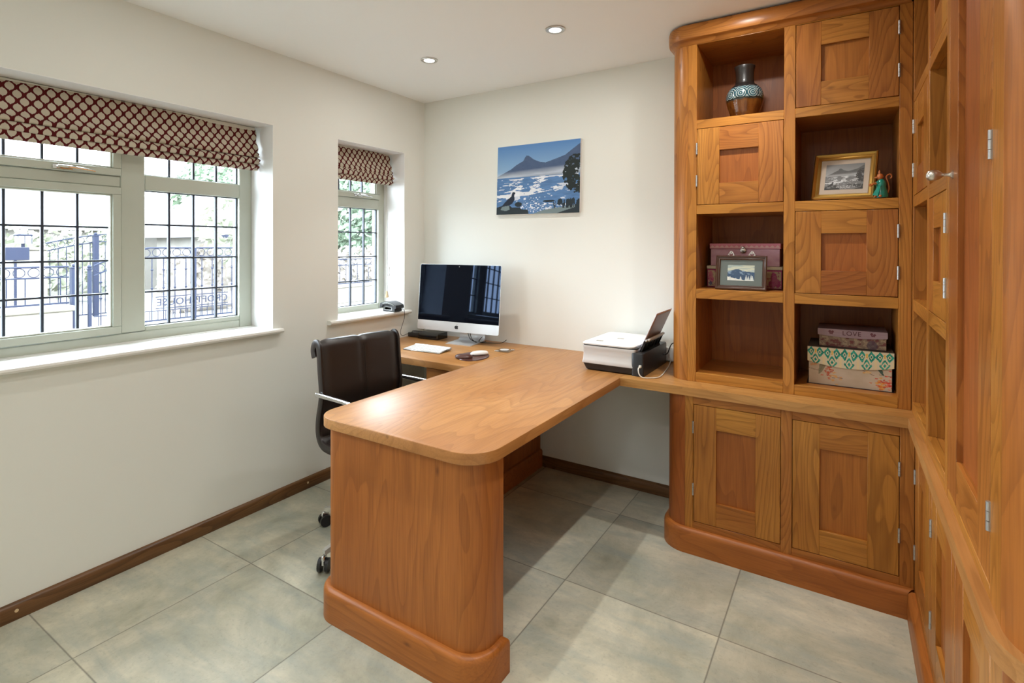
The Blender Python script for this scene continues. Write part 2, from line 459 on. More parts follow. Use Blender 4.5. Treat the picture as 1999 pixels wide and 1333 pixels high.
w1 = thing('window_1', 'wide leaded casement window with sage frames', None, (-.2, -2.15, .945), kind='structure')
m = MB()
Z0, ZT = .945, 2.062
def fb(m, y0, y1, z0, z1, x1=FX, bev=.004): m.box(-.27, x1, y0, y1, z0, z1, bev=bev)
fb(m, -1.297, -1.226, Z0, ZT); fb(m, -3.08, -3.01, Z0, ZT)
fb(m, -3.01, -1.297, Z0, .992); fb(m, -3.01, -1.297, 2.0, ZT)
for a in ((-1.866, -1.765), (-2.52, -2.42)): fb(m, a[0], a[1], .995, 2.0, FX+.002)
for a in ((-1.765, -1.297), (-3.01, -2.52)):
    fb(m, a[0], a[1], .992, 1.015); fb(m, a[0], a[1], 1.668, 1.742)
fb(m, -2.42, -1.866, 1.672, 1.722)
m.build('window_frame', M_['frame'], w1)
light(w1, 'fixed', -1.765, -1.297, 1.015, 1.668, 4, 4)
light(w1, 'fixed', -1.765, -1.297, 1.742, 2.0, 4, 2)
light(w1, 'fixed', -3.01, -2.52, 1.015, 1.668, 4, 4)
light(w1, 'fixed', -3.01, -2.52, 1.742, 2.0, 4, 2)
light(w1, 'case', -2.385, -1.901, 1.03, 1.637, 4, 4, sash=.034)
p = light(w1, 'vent', -2.385, -1.901, 1.757, 1.965, 4, 2, sash=.034)
win_handle(p, -2.06, 1.738)
w1s = MB(); nose = [(-.205, .925), (.026, .925), (.034, .929), (.037, .937), (.034, .946), (.026, .950), (-.205, .950)]
def sill(win, y0, y1, h0, h1):
    m = MB()
    m.layers([[(x, y, z) for x, z in nose] for y in (y0, y1)], smooth=False, tone=.5)
    n2 = [(x, z) for x, z in nose if x > 0]; n2 = [(.0, .925)]+n2+[(.0, .950)]
    m.layers([[(x, y, z) for x, z in n2] for y in (h0, y0)], tone=.5); m.layers([[(x, y, z) for x, z in n2] for y in (y1, h1)], tone=.5)
    m.box(-.205, -.165, y0, y1, .950, .9535, bev=.001)
    m.build('window_sill', M_['sillp'], win, 'white painted sill board with rounded nose')
sill(w1, -3.08, -1.226, -3.13, -1.182)
w2 = thing('window_2', 'narrow leaded window beside the corner', None, (-.2, -.5, .945), kind='structure')
m = MB()
fb(m, -.262, -.208, Z0, 2.06); fb(m, -.79, -.736, Z0, 2.06); fb(m, -.736, -.262, Z0, .992); fb(m, -.736, -.262, 2.0, 2.06)
fb(m, -.736, -.262, 1.665, 1.735)
m.build('window_frame', M_['frame'], w2)
light(w2, 'fixed', -.736, -.262, .992, 1.665, 4, 4)
p = light(w2, 'vent', -.702, -.296, 1.769, 1.966, 4, 2, sash=.034)
win_handle(p, -.44, 1.752)
sill(w2, -.79, -.208, -.868, -.168)

# reveal linings (white painted, thin plaster skin)
for nm, o in (('trim_1', O1), ('trim_2', O2)):
    m = MB(); e = .0015
    m.box(-.2, 0, o[1]-e, o[1], .95, o[3], bev=0); m.box(-.2, 0, o[0], o[0]+e, .95, o[3], bev=0); m.box(-.2, 0, o[0], o[1], o[3]-e, o[3], bev=0)
    struct(m.build(nm, M_['reveal']), 'white painted window reveal')

# ---- roman blinds
def blind(y0, y1, label, folds):
    t = thing('roman_blind', label, 'blind', (-.14, (y0+y1)/2, 2.05), 'patterned roman blinds')
    def sheet(path, n=60, bulge=0.0):
        P = catmull([Vector((x, 0, z)) for x, z in path], 6)
        L = [0]
        for a, b in zip(P, P[1:]): L.append(L[-1]+(b-a).length)
        vs, wcs, fs = [], [], []
        for j, p in enumerate(P):
            for i in range(n+1):
                u = i/n; y = y0+(y1-y0)*u
                k = .004*math.sin(u*9+j*.35)*min(1, j/12)
                edge = max(0, 1-(1-u)*(y1-y0)/.05)
                vs.append((p.x+k+edge*.006*math.sin(j*.9), y, p.z-.0035*math.sin(u*PI)*j/len(P)))
                wcs.append((y, L[j]-.012, 0))
        for j in range(len(P)-1):
            for i in range(n):
                a = j*(n+1)+i; fs.append([a, a+1, a+n+2, a+n+1])
        return vs, fs, wcs
    m = MB(); v, f, wc = sheet(folds[0]); m.add(v, f, wcs=wc, smooth=True)
    o = m.build('fabric_panel', M_['blind'], t)
    so = o.modifiers.new('thickness', 'SOLIDIFY'); so.thickness = .003; so.offset = -1
    for q in folds[1:]:
        m = MB(); v, f, wc = sheet(q); m.add(v, f, wcs=wc, smooth=True)
        o = m.build('fold', M_['blind'], t); so = o.modifiers.new('thickness', 'SOLIDIFY'); so.thickness = .003; so.offset = -1
    m = MB(); m.box(-.165, -.135, y0+.003, y1-.003, 2.035, 2.058, bev=.003); m.build('headrail', M_['lining'], t, 'pale headrail at top')
    return t
b1 = blind(-3.06, -1.243, 'wide roman blind in beige fabric with dark red ogee lattice over the large window',
      [[(-.150, 2.057), (-.138, 2.05), (-.130, 1.98), (-.116, 1.925), (-.104, 1.905), (-.108, 1.893), (-.132, 1.896)],
       [(-.142, 1.905), (-.130, 1.894), (-.108, 1.882), (-.098, 1.868), (-.106, 1.855), (-.13, 1.860)],
       [(-.142, 1.868), (-.126, 1.860), (-.110, 1.846), (-.108, 1.832), (-.120, 1.821), (-.14, 1.828), (-.15, 1.86)]])
b2 = blind(-.772, -.226, 'narrow roman blind in beige and red ogee fabric over the small corner window',
      [[(-.150, 2.055), (-.136, 2.05), (-.126, 1.99), (-.112, 1.945), (-.098, 1.922), (-.106, 1.908), (-.13, 1.912)],
       [(-.132, 1.93), (-.108, 1.915), (-.094, 1.895), (-.094, 1.878), (-.110, 1.868), (-.13, 1.875)],
       [(-.134, 1.89), (-.114, 1.88), (-.100, 1.862), (-.102, 1.848), (-.116, 1.840), (-.14, 1.848), (-.15, 1.87)]])
m = MB(); m.cyl((-.166, -.2155, 1.90), (-.166, -.2155, 1.075), .0012, 8); m.cyl((-.172, -.219, 1.90), (-.172, -.219, 1.10), .0012, 8)
cord = m.build('pull_cord', M_['cable_w'], b2)
MB().lathe([(.001, 0), (.012, .001), (.0135, .008), (.010, .018), (.006, .028), (.0065, .040), (.003, .047)], (-.166, -.2165, 1.03), 16).build('cord_toggle', M_['toggle'], cord, 'pale wooden acorn toggle')
m = MB(); m.box(-.155, -.143, -.213, -.209, 1.19, 1.25, bev=.002); m.sphere((-.149, -.214, 1.247), .007, (1, .6, 1.2)); m.sphere((-.149, -.214, 1.193), .007, (1, .6, 1.2))
m.build('cord_cleat', M_['whitep'], b2, 'white cord cleat')

# ------------------------------------------------------------------ ceiling downlights
first = None
for k, (x, y) in enumerate([(1.443, -.682), (.640, -.682), (2.235, -.66), (.64, -1.90), (1.44, -1.90), (2.24, -1.90), (.64, -3.15), (1.44, -3.15), (2.24, -3.15)]):
    labs = ['recessed chrome ceiling downlight, the nearer of two seen, towards the bookcase',
            'recessed chrome ceiling downlight, the farther of two seen, near the window corner']
    if k < 2 or first is None:
        t = thing('ceiling_downlight', labs[k] , 'ceiling light', (x, y, H), 'recessed downlights')
        MB().lathe([(.030, -.002), (.030, -.006), (.043, -.0075), (.0475, -.005), (.048, 0)], (x, y, H), 36, cap0=False, cap1=False).build('bezel', M_['steel'], t)
        MB().lathe([(.0005, -.0042), (.020, -.0045), (.0305, -.003)], (x, y, H), 28, cap0=True, cap1=False).build('lamp_disc', M_['lamp'], t)
        if first is None: first = t
    l = bpy.data.lights.new('downlight_beam', 'AREA'); l.shape = 'DISK'; l.size = .055; k_ = (1.0, .9, 1.2, .32, .8, 1.4, .15, 1.1, 1.5)[k]; l.energy = LAMP_W*k_; l.color = LAMP_COL
    o = bpy.data.objects.new('downlight_beam', l); C.objects.link(o); o.location = (x, y, H-.009)
    l = bpy.data.lights.new('downlight_spot', 'SPOT'); l.shadow_soft_size = .016; l.spot_size = R(86); l.spot_blend = .7; l.energy = BEAM_W*k_; l.color = LAMP_COL
    o = bpy.data.objects.new('downlight_spot', l); C.objects.link(o); o.location = (x, y, H-.010)

# ------------------------------------------------------------------ desk and worktops
ZD, ZU = .76, .7215
desk = thing('peninsula_desk', 'cherry wood peninsula desk with rounded corners and a solid end panel', 'desk', (1.32, -.85, 0))
m = MB()
RD = (.10, .115, 0, 0)
X0, X1, Y0 = .926, 1.711, -1.677
def toplayers(outl, z0, z1, **k):
    e = .003
    return dict()
def slab(m, f, z0, z1, grain, mi=0, **k):
    """f(d) gives the outline inset by d; top arris eased"""
    rings = [(0.0015, z0), (0, z0+.0015), (0, z1-.004), (.0012, z1-.0012), (.004, z1)]
    m.layers([[(x, y, z) for x, y in f(d)] for d, z in rings], grain=grain, mi=mi, **k)
slab(m, lambda d: rr(X0, X1, Y0, 0, RD, d), ZU, ZD, 'y', tone=.55)
dt = m.build('tabletop', M_['cherry_top'], desk)
m = MB()
f = lambda d: rr(.951, 1.6855, -1.652, -1.51, (.075, .09, 0, 0), d)
m.layers([[(x, y, z) for x, y in f(0)] for z in (.02, ZU)], grain='z', tone=.35)
m.build('end_panel', M_['cherry_red'], desk)
m = MB()
f = lambda d: rr(.929, 1.711, -1.677, -1.508, (.095, .112, 0, 0), d)
m.layers([[(x, y, z) for x, y in f(d)] for d, z in ((0, 0), (0, .098), (.0015, .106), (.006, .113), (.012, .117), (.022, .118), (.026, .118))], grain='x', tone=.45, smooth=True)
m.build('plinth', M_['cherry_red'], desk)
m = MB(); m.box(1.03, 1.6, -1.50, -.02, .64, ZU-.001, grain='y'); # hidden apron rail under the top
m = MB(); m.box(1.30, 1.34, -1.508, -.03, .66, ZU-.0005, grain='y'); m.build('support_rail', M_['cherry_red'], desk)

rd = thing('return_desk', 'cherry wood desktop below the small window, carrying the computer', 'desk', (.46, -.36, .72))
m = MB(); slab(m, lambda d: rr(.002, X0-.0006, -.72, -.001, (0, 0, 0, 0), d), ZU, ZD, 'x', tone=.75)
m.build('tabletop', M_['cherry_top'], rd)
m = MB(); m.box(.002, .03, -.70, -.001, .60, ZU-.0005, grain='y'); m.build('wall_batten', M_['cherry_red'], rd)
# drawer pedestal under it
pd = thing('drawer_pedestal', 'dark cherry drawer pedestal under the desk against the back wall', 'drawers', (.80, -.33, 0))
m = MB(); m.box(.585, 1.0, -.640, -.021, .10, ZU-.001, grain='z', tone=.2); m.build('body', M_['cherry_red'], pd)
m = MB(); f = lambda d: rr(.57, 1.015, -.655, -.022, (.02, .02, 0, 0), d)
m.layers([[(x, y, z) for x, y in f(d)] for d, z in ((0, 0), (0, .10), (.004, .112), (.014, .117))], grain='x', tone=.2); m.build('plinth', M_['cherry_red'], pd)
for z0, z1 in ((.13, .32), (.33, .52), (.53, .70)):
    dr = MB().box(.60, .985, -.653, -.641, z0, z1, grain='x').build('drawer', M_['cherry_red'], pd)
    MB().lathe([(.001, 0), (.006, 0), (.005, .012), (.013, .018), (.012, .027), (.001, .03)], (0, 0, 0), 14, M=Matrix.Translation((.79, -.653, (z0+z1)/2)) @ Matrix.Rotation(R(90), 4, 'X')).build('knob', M_['nickel'], dr)

# L-shaped counter over the base cabinets
ct = thing('countertop', 'L shaped cherry countertop running under the bookcases to the rounded end', 'worktop', (2.6, -.5, .72))
def polyslab(m, pts, z0, z1, grain, tone):
    m.layers([[(x, y, z) for x, y in pts] for z in (z0, z1-.002)]+[[(x, y, z1) for x, y in pts]], grain=grain, tone=tone)
m = MB()
polyslab(m, [(X1+.0006, -.001), (X1+.0006, -.505), (2.845, -.505), (3.244, -.001)], ZU, ZD, 'x', .85)
endc = (2.985, -1.78)
cv = [(x, y) for x, y in arc(endc[0], endc[1], .14, 180, 270, 14)]
polyslab(m, [(3.244, -.001), (2.845, -.505)]+cv+[(3.244, -1.92)], ZU, ZD, 'y', .6)
m.build('worktop', M_['cherry_top'], ct)

# ------------------------------------------------------------------ fitted cabinets
class Unit:
    """u runs along the front, w goes back from the front face"""
    def __init__(s, kind, face): s.k = kind; s.f = face
    def box(s, m, u0, u1, w0, w1, z0, z1, g='z', **k):
        if s.k == 'back': m.box(u0, u1, s.f+w0, s.f+w1, z0, z1, grain={'u': 'x', 'w': 'y', 'z': 'z'}[g], **k)
        else: m.box(s.f+w0, s.f+w1, -u1, -u0, z0, z1, grain={'u': 'y', 'w': 'x', 'z': 'z'}[g], **k)
    def pt(s, u, w, z): return (u, s.f+w, z) if s.k == 'back' else (s.f+w, -u, z)
def door(U, parent, u0, u1, z0, z1, pu, pz, hinge, hz, label):
    g = .0022; a, b, c, d = u0+g, u1-g, z0+g, z1-g
    m = MB(); T = .022
    U.box(m, a, pu[0], 0, T, c, d, 'z'); U.box(m, pu[1], b, 0, T, c, d, 'z')
    U.box(m, pu[0], pu[1], .0004, T-.001, c, pz[0], 'u', bev=.0008); U.box(m, pu[0], pu[1], .0004, T-.001, pz[1], d, 'u', bev=.0008)
    dr = m.build('door', M_['cherry'], parent, label)
    m = MB(); U.box(m, pu[0]-.004, pu[1]+.004, .013, .019, pz[0]-.004, pz[1]+.004, 'z', bev=0)
    m.build('panel', M_['cherry_red'], dr)
    for zc in hz:
        m = MB(); uu = u0 if hinge == 'lo' else u1
        s = -1 if hinge == 'lo' else 1
        for q in range(3):
            m.cyl(U.pt(uu+s*-.001, -.0018, zc-.027+q*.018+.0005), U.pt(uu+s*-.001, -.0018, zc-.027+q*.018+.0175), .0045, 10)
        U.box(m, uu-.0035, uu+.0035, -.0008, .003, zc-.027, zc+.027, bev=0)
        m.build('hinge', M_['hingem'], dr, 'steel butt hinge')
    return dr

DU = .375
# ---- upper bookcase on the back wall
ub = thing('bookcase', 'tall cherry bookcase on the back wall with open cubbies and small doors', 'bookcase', (2.4, -.19, .76))
U = Unit('back', -.38)
ROWS = [(.804, 1.157), (1.202, 1.557), (1.600, 1.962), (2.003, 2.362)]
m = MB()
# rounded end: quarter column
oc = arc(2.002, -.295, .085, 180, 270, 12)+[(2.002, -.001), (1.917, -.001)]
m.layers([[(x, y, z) for x, y in oc] for z in (ZD, 2.366)], grain='z', tone=.35, smooth=True)
m.build('rounded_end', M_['cherry'], ub)
for a, b, tn in ((2.002, 2.043, .6), (2.413, 2.457, .55), (2.822, 2.8645, .45)):
    m = MB(); U.box(m, a, b, 0, .379, ZD, 2.366, tone=tn); m.build('stile', M_['cherry'], ub)
for (a, b) in ((2.043, 2.413), (2.457, 2.822)):
    for z0, z1 in ((ZD, .804), (1.157, 1.202), (1.557, 1.600), (1.962, 2.003), (2.362, 2.3655)):
        m = MB()
        U.box(m, a, b, 0, .022, z0, z1, 'u', tone=.75); U.box(m, a, b, .022, .36, z0 if z0 > .8 else z0+.0, z1-.001, 'u', bev=0, tone=.4)
        m.build('shelf', M_['cherry'], ub)
m = MB(); U.box(m, 2.043, 2.822, .360, .378, ZD, 2.366, bev=0, tone=.3); m.build('back_panel', M_['cherry_red'], ub)
HN = lambda z0, z1: ((z0+z1)/2+.085+.0, (z0+z1)/2-.085)
door(U, ub, 2.043, 2.413, 1.600, 1.962, (2.145, 2.311), (1.700, 1.853), 'lo', (1.868, 1.715), None)
door(U, ub, 2.457, 2.822, 2.003, 2.362, (2.553, 2.721), (2.104, 2.260), 'hi', (2.275, 2.105), None)
door(U, ub, 2.457, 2.822, 1.202, 1.557, (2.556, 2.716), (1.302, 1.460), 'hi', (1.467, 1.300), None)
def cornice(parent, outl, cap=True):
    prof = [(0, 2.364), (.004, 2.366), (.009, 2.373), (.018, 2.380), (.027, 2.382), (.036, 2.386), (.040, 2.395), (.041, 2.42), (.0405, 2.440), (.037, 2.449), (.030, 2.4525)]
    m = MB(); m.layers([[(x, y, z) for x, y in outl(d)] for d, z in prof], smooth=True, grain='x', tone=.25)
    m.build('cornice', M_['cherry'], parent)
def oc_b(d):
    q = d*.62
    a = arc(2.002, -.295, .085, 180, 270, 12)
    o = [(2.002+(x-2.002)*(1+q/.085), -.295+(y+.295)*(1+d/.085)) for x, y in a]
    return o+[(2.865-d, -.38-d), (2.865-d, -.001), (1.917-q, -.001)]
cornice(ub, oc_b)

# ---- upper bookcase on the right, with the tall cupboard
ur = thing('bookcase', 'cherry bookcase on the right wall, checkerboard of doors and cubbies', 'bookcase', (3.05, -.8, .76))
V_ = Unit('right', 2.8655)
for a, b, tn in ((.381, .420, .3), (.810, .855, .5), (1.19, 1.2245, .6)):
    m = MB(); V_.box(m, a, b, 0, .378, ZD, 2.366, tone=tn); m.build('stile', M_['cherry'], ur)
for (a, b) in ((.420, .810), (.855, 1.19)):
    for z0, z1 in ((ZD, .804), (1.157, 1.202), (1.557, 1.600), (1.962, 2.003), (2.362, 2.3655)):
        m = MB(); V_.box(m, a, b, 0, .022, z0, z1, 'u', tone=.6); V_.box(m, a, b, .022, .36, z0, z1-.001, 'u', bev=0, tone=.4)
        m.build('shelf', M_['cherry'], ur)
m = MB(); V_.box(m, .42, 1.19, .360, .377, ZD, 2.366, bev=0, tone=.3); m.build('back_panel', M_['cherry_red'], ur)
door(V_, ur, .420, .810, 1.600, 1.962, (.52, .71), (1.700, 1.853), 'lo', (1.868, 1.700), None)
door(V_, ur, .855, 1.190, 2.003, 2.362, (.95, 1.095), (2.104, 2.260), 'hi', (2.275, 2.105), None)
door(V_, ur, .855, 1.190, 1.202, 1.557, (.95, 1.095), (1.302, 1.460), 'hi', (1.467, 1.295), None)
m = MB(); V_.box(m, .428, 1.2245, -.041, .378, 2.398, 2.452, 'u', bev=.01); V_.box(m, .428, 1.2245, -.016, .378, 2.366, 2.402, 'u', bev=.004)
m.build('cornice', M_['cherry'], ur)

tc = thing('tall_cupboard', 'tall cherry cupboard with a round nickel knob and rounded end, nearest the camera', 'cupboard', (3.05, -1.55, .76))
m = MB()
V_.box(m, 1.225, 1.239, 0, .378, ZD, 2.366); V_.box(m, 1.699, 1.7795, 0, .378, ZD, 2.366, tone=.55)
V_.box(m, 1.239, 1.699, 0, .36, 2.362, 2.40, 'u'); V_.box(m, 1.239, 1.699, 0, .36, ZD, .786, 'u'); V_.box(m, 1.239, 1.699, .36, .377, .786, 2.362)
m.build('carcass', M_['cherry'], tc)
oc2 = arc(endc[0], endc[1], .1195, 180, 270, 16)
m = MB(); pts = [(3.244, -1.78), (2.8655, -1.78)]+oc2[1:]+[(3.244, -1.8995)]
m.layers([[(x, y, z) for x, y in pts] for z in (ZD, 2.366)], grain='z', tone=.5, smooth=True); m.build('rounded_end', M_['cherry_red'], tc)
td = door(V_, tc, 1.239, 1.699, .786, 2.362, (1.352, 1.590), (.893, 2.255), 'hi', (1.590, .913, 2.25), None)
Mk = Matrix.Translation((2.8655, -1.289, 1.583)) @ Matrix.Rotation(R(-90), 4, 'Y')
MB().lathe([(.0005, 0), (.0115, 0), (.0115, .0025), (.006, .005), (.0042, .012), (.0045, .019), (.008, .023), (.0125, .030), (.0145, .038), (.0125, .047), (.007, .0525), (.0005, .054)], (0, 0, 0), 24, M=Mk).build('knob', M_['nickel'], td, 'round satin nickel knob')
def oc_t(d):
    a = [(endc[0]+(x-endc[0])*(1+d/.1195), endc[1]+(y-endc[1])*(1+d/.1195)) for x, y in oc2]
    return [(3.244, -1.2255), (2.8655-d, -1.2255)]+a+[(3.244, -1.8995-d)]
cornice(tc, oc_t)

# ---- base cabinets
lb = thing('base_cabinet', 'two door cherry base cabinet with rounded end below the back wall bookcase', 'cabinet', (2.4, -.25, 0))
L = Unit('back', -.48)
oc = arc(2.018, -.385, .095, 180, 270, 12)+[(2.018, -.022), (1.923, -.022)]
m = MB(); m.layers([[(x, y, z) for x, y in oc] for z in (.02, ZU-.0005)], grain='z', tone=.1, smooth=True); m.build('rounded_end', M_['cherry_red'], lb)
for a, b, tn in ((2.018, 2.054, .7), (2.415, 2.457, .3), (2.822, 2.8675, .3)):
    m = MB(); L.box(m, a, b, 0, .455, .02, ZU-.0005, tone=tn); m.build('stile', M_['cherry'], lb)
for a, b in ((2.054, 2.415), (2.457, 2.822)):
    m = MB(); L.box(m, a, b, 0, .022, .681, ZU-.0005, 'u', tone=.4); m.build('rail', M_['cherry'], lb)
    m = MB(); L.box(m, a, b, 0, .45, .06, .142, 'u', tone=.3); m.build('rail', M_['cherry'], lb)
    m = MB(); L.box(m, a, b, .44, .455, .142, .70, 'z'); m.build('back_panel', M_['cherry_red'], lb)
door(L, lb, 2.054, 2.415, .142, .681, (2.155, 2.317), (.246, .577), 'lo', (.575, .290), None)
door(L, lb, 2.457, 2.822, .142, .681, (2.557, 2.720), (.244, .577), 'hi', (.555, .300), None)
PP = ((0, 0), (0, .088), (.0015, .097), (.006, .105), (.013, .110), (.0215, .111), (.024, .111))
def oc_p(d):
    k = .022-d
    a = [(2.018+(x-2.018)*(1+k/.095), -.385+(y+.385)*(1+(k+.003)/.095)) for x, y in arc(2.018, -.385, .095, 180, 270, 12)]
    return a+[(2.845+d, -.505+d), (2.845+d, -.022), (1.923-k, -.022)]
m = MB(); m.layers([[(x, y, z) for x, y in oc_p(d)] for d, z in PP], grain='x', smooth=True, tone=.4); m.build('plinth', M_['cherry_red'], lb)

lr = thing('base_cabinet', 'long cherry base cabinet on the right, running towards the camera', 'cabinet', (3.05, -1.2, 0))
Q = Unit('right', 2.868)
for a, b in ((.481, .503), (.877, .932), (1.282, 1.330), (1.692, 1.7795)):
    m = MB(); Q.box(m, a, b, 0, .375, .02, ZU-.0005); m.build('stile', M_['cherry'], lr)
for a, b in ((.503, .877), (.932, 1.282), (1.330, 1.692)):
    m = MB(); Q.box(m, a, b, 0, .022, .681, ZU-.0005, 'u'); m.build('rail', M_['cherry'], lr)
    m = MB(); Q.box(m, a, b, 0, .37, .06, .142, 'u'); m.build('rail', M_['cherry'], lr)
    m = MB(); Q.box(m, a, b, .36, .375, .142, .70); m.build('back_panel', M_['cherry_red'], lr)
door(Q, lr, .503, .877, .142, .681, (.60, .782), (.244, .570), 'lo', (.543, .260), None)
door(Q, lr, .932, 1.282, .142, .681, (1.02, 1.19), (.244, .570), 'lo', (.545, .264), None)
door(Q, lr, 1.330, 1.692, .142, .681, (1.43, 1.60), (.244, .570), 'hi', (.545, .264), None)
oc3 = arc(endc[0], endc[1], .117, 180, 270, 14)
m = MB(); m.layers([[(x, y, z) for x, y in [(3.244, -1.78)]+oc3+[(3.244, -1.897)]] for z in (.02, ZU-.0005)], grain='z', tone=.3, smooth=True); m.build('rounded_end', M_['cherry_red'], lr)
def oc_q(d):
    k = .023-d
    a = [(endc[0]+(x-endc[0])*(1+k/.117), endc[1]+(y-endc[1])*(1+k/.117)) for x, y in oc3]
    return [(3.244, -.506), (2.845+d, -.506)]+a+[(3.244, -1.897-k)]
m = MB(); m.layers([[(x, y, z) for x, y in oc_q(d)] for d, z in PP], grain='y', smooth=True, tone=.4); m.build('plinth', M_['cherry_red'], lr)

# ------------------------------------------------------------------ painted pictures (vertex colours on a grid)
def poly_mask(X, Y, pts):
    ins = np.zeros(X.shape, bool); n = len(pts)
    for i in range(n):
        x1, y1 = pts[i]; x2, y2 = pts[(i+1) % n]
        if y1 == y2: continue
        c = ((Y > min(y1, y2)) & (Y <= max(y1, y2))) & (X < (x2-x1)*(Y-y1)/(y2-y1)+x1)
        ins ^= c
    return ins
def ell(X, Y, cx, cy, rx, ry, a=0):
    c, s = math.cos(a), math.sin(a); dx, dy = X-cx, Y-cy
    return ((dx*c+dy*s)/rx)**2+((-dx*s+dy*c)/ry)**2 < 1
def vnoise(X, Y, fx, fy, seed=0, octv=3):
    rng = np.random.RandomState(seed); out = np.zeros(X.shape); amp = 1; tot = 0
    for o in range(octv):
        G = rng.rand(96, 96); x = (X*fx)%94; y = (Y*fy)%94
        xi, yi = x.astype(int), y.astype(int); a, b = x-xi, y-yi; a = a*a*(3-2*a); b = b*b*(3-2*b)
        out += amp*((G[yi, xi]*(1-a)+G[yi, xi+1]*a)*(1-b)+(G[yi+1, xi]*(1-a)+G[yi+1, xi+1]*a)*b)
        tot += amp; amp *= .5; fx *= 2; fy *= 2
    return out/tot
def lin(c): return np.array(srgb(*c)[:3])
def picture_grid(nx, ny, paint, place):
    """paint(U,V)->rgb array ; place(u,v)->xyz"""
    u = np.linspace(0, 1, nx+1); v = np.linspace(0, 1, ny+1)
    Uc, Vc = np.meshgrid((u[:-1]+u[1:])/2, (v[:-1]+v[1:])/2); img = paint(Uc, Vc)
    vs = [place(a, b) for b in v for a in u]
    m = MB(); base = 0; m.v = [tuple(p) for p in vs]
    for j in range(ny):
        for i in range(nx):
            a = j*(nx+1)+i; m.f.append([a, a+1, a+nx+2, a+nx+1]); c = tuple(float(q) for q in img[j, i])+(1.0,)
            m.col += [c]*4; m.wc += [(0, 0, 0)]*4; m.tone += [.5]*4; m.mi.append(0); m.sm.append(False)
    return m
def put(img, mask, c, k=1.0):
    img[mask] = img[mask]*(1-k)+(np.array(c) if len(np.shape(c)) == 1 else c[mask])*k
def seascape(Ux, Vx):
    img = np.zeros(Ux.shape+(3,)); t = np.clip((Vx-.5)/.5, 0, 1)[..., None]
    img[:] = lin((150, 185, 215))*(1-t)+lin((86, 132, 190))*t
    ridge = [(0, .56), (.09, .61), (.18, .66), (.245, .715), (.33, .765), (.355, .82), (.37, .84), (.40, .832), (.46, .775), (.53, .735), (.60, .718), (.64, .73), (.74, .765), (.83, .80), (.905, .865), (1.0, .945)]
    m = poly_mask(Ux, Vx, ridge+[(1, .3), (0, .3)])
    mc = lin((70, 90, 124))*(1-.0)+vnoise(Ux, Vx, 30, 40, 3)[..., None]*.02
    put(img, m, mc)
    fog = np.clip(1-np.abs(Vx-(.535+.06*Ux))/.085, 0, 1)*(Ux > 0)
    fk = (fog*(.55+.45*vnoise(Ux, Vx, 5, 20, 5)))[..., None]
    img[:] = img*(1-fk)+lin((205, 215, 228))*fk
    sea = Vx < .535
    n = vnoise(Ux+.1*vnoise(Ux, Vx, 4, 8, 2), Vx, 7, 26, 8, 4)
    sc_ = lin((86, 124, 172))*(.8+.5*vnoise(Ux, Vx, 14, 60, 4)[..., None])
    put(img, sea, sc_)
    wht = lin((236, 240, 246))
    put(img, sea & (n > .66) & (Vx > .20), wht, .7)
    foam = poly_mask(Ux, Vx, [(0, .30), (.2, .35), (.30, .42), (.45, .44), (.56, .50), (.62, .52), (.86, .52), (.62, .47), (.52, .42), (.60, .385), (.74, .38), (.765, .35), (.70, .33), (.55, .30), (.40, .265), (.25, .26), (.0, .18)])
    put(img, foam & (n > .44), wht, .92)
    put(img, poly_mask(Ux, Vx, [(.02, .505), (.9, .535), (.9, .515), (.3, .49)]) & (n > .4), wht, .8)
    sp = vnoise(Ux, Vx, 60, 90, 11, 1)
    put(img, (sp > .80) & (Vx < .25) & (Vx > .10) & (Ux > .25) & (Ux < .62), wht, .9)
    put(img, (sp > .66) & (Vx < .155-.05*(Ux-.5)) & (Vx > .02) & (Ux > .3) & (Ux < .85), wht, .8)
    dk = lin((40, 50, 56)); gr = lin((118, 134, 138))
    put(img, poly_mask(Ux, Vx, [(0, 0), (0, .105), (.06, .125), (.17, .13), (.20, .10), (.30, .10), (.32, .07), (.40, .06), (.41, .0)]), dk)
    put(img, poly_mask(Ux, Vx, [(.05, .07), (.08, .13), (.16, .14), (.17, .07), (.12, .05)]), gr)
    put(img, ell(Ux, Vx, .28, .14, .045, .035), dk)
    put(img, poly_mask(Ux, Vx, [(.46, 0), (.6, .055), (.8, .085), (1, .12), (1, 0)]), gr)
    put(img, poly_mask(Ux, Vx, [(.74, 0), (.86, .045), (1, .095), (1, 0)]), dk)
    put(img, ell(Ux, Vx, .65, .175, .07, .016), dk)
    gn = vnoise(Ux, Vx, 70, 12, 21, 2)
    put(img, (Ux > .7) & (Vx < .10+.14*gn) & (Vx > .07) & (gn > .45), dk)
    bird = [(.055, .11), (.10, .17), (.15, .225), (.19, .265), (.195, .30), (.205, .325), (.225, .325), (.24, .305), (.228, .29), (.228, .25), (.23, .21), (.20, .155), (.16, .13), (.10, .12)]
    put(img, poly_mask(Ux, Vx, bird), lin((34, 42, 58)))
    tn = vnoise(Ux, Vx, 26, 30, 31, 3)
    edge = 1.0-.13*np.clip(np.sin((Vx-.28)/.52*PI), 0, 1)**.6-.05*tn
    put(img, (Vx > .27) & (Vx < .80) & (Ux > edge-.04) & (tn > .36), lin((38, 46, 46)))
    return img
def seascape_bw(Ux, Vx):
    g = seascape(Ux, Vx) @ np.array([.3, .55, .15]); g = g*.75
    return np.stack([g*.98, g, g*1.02], -1)
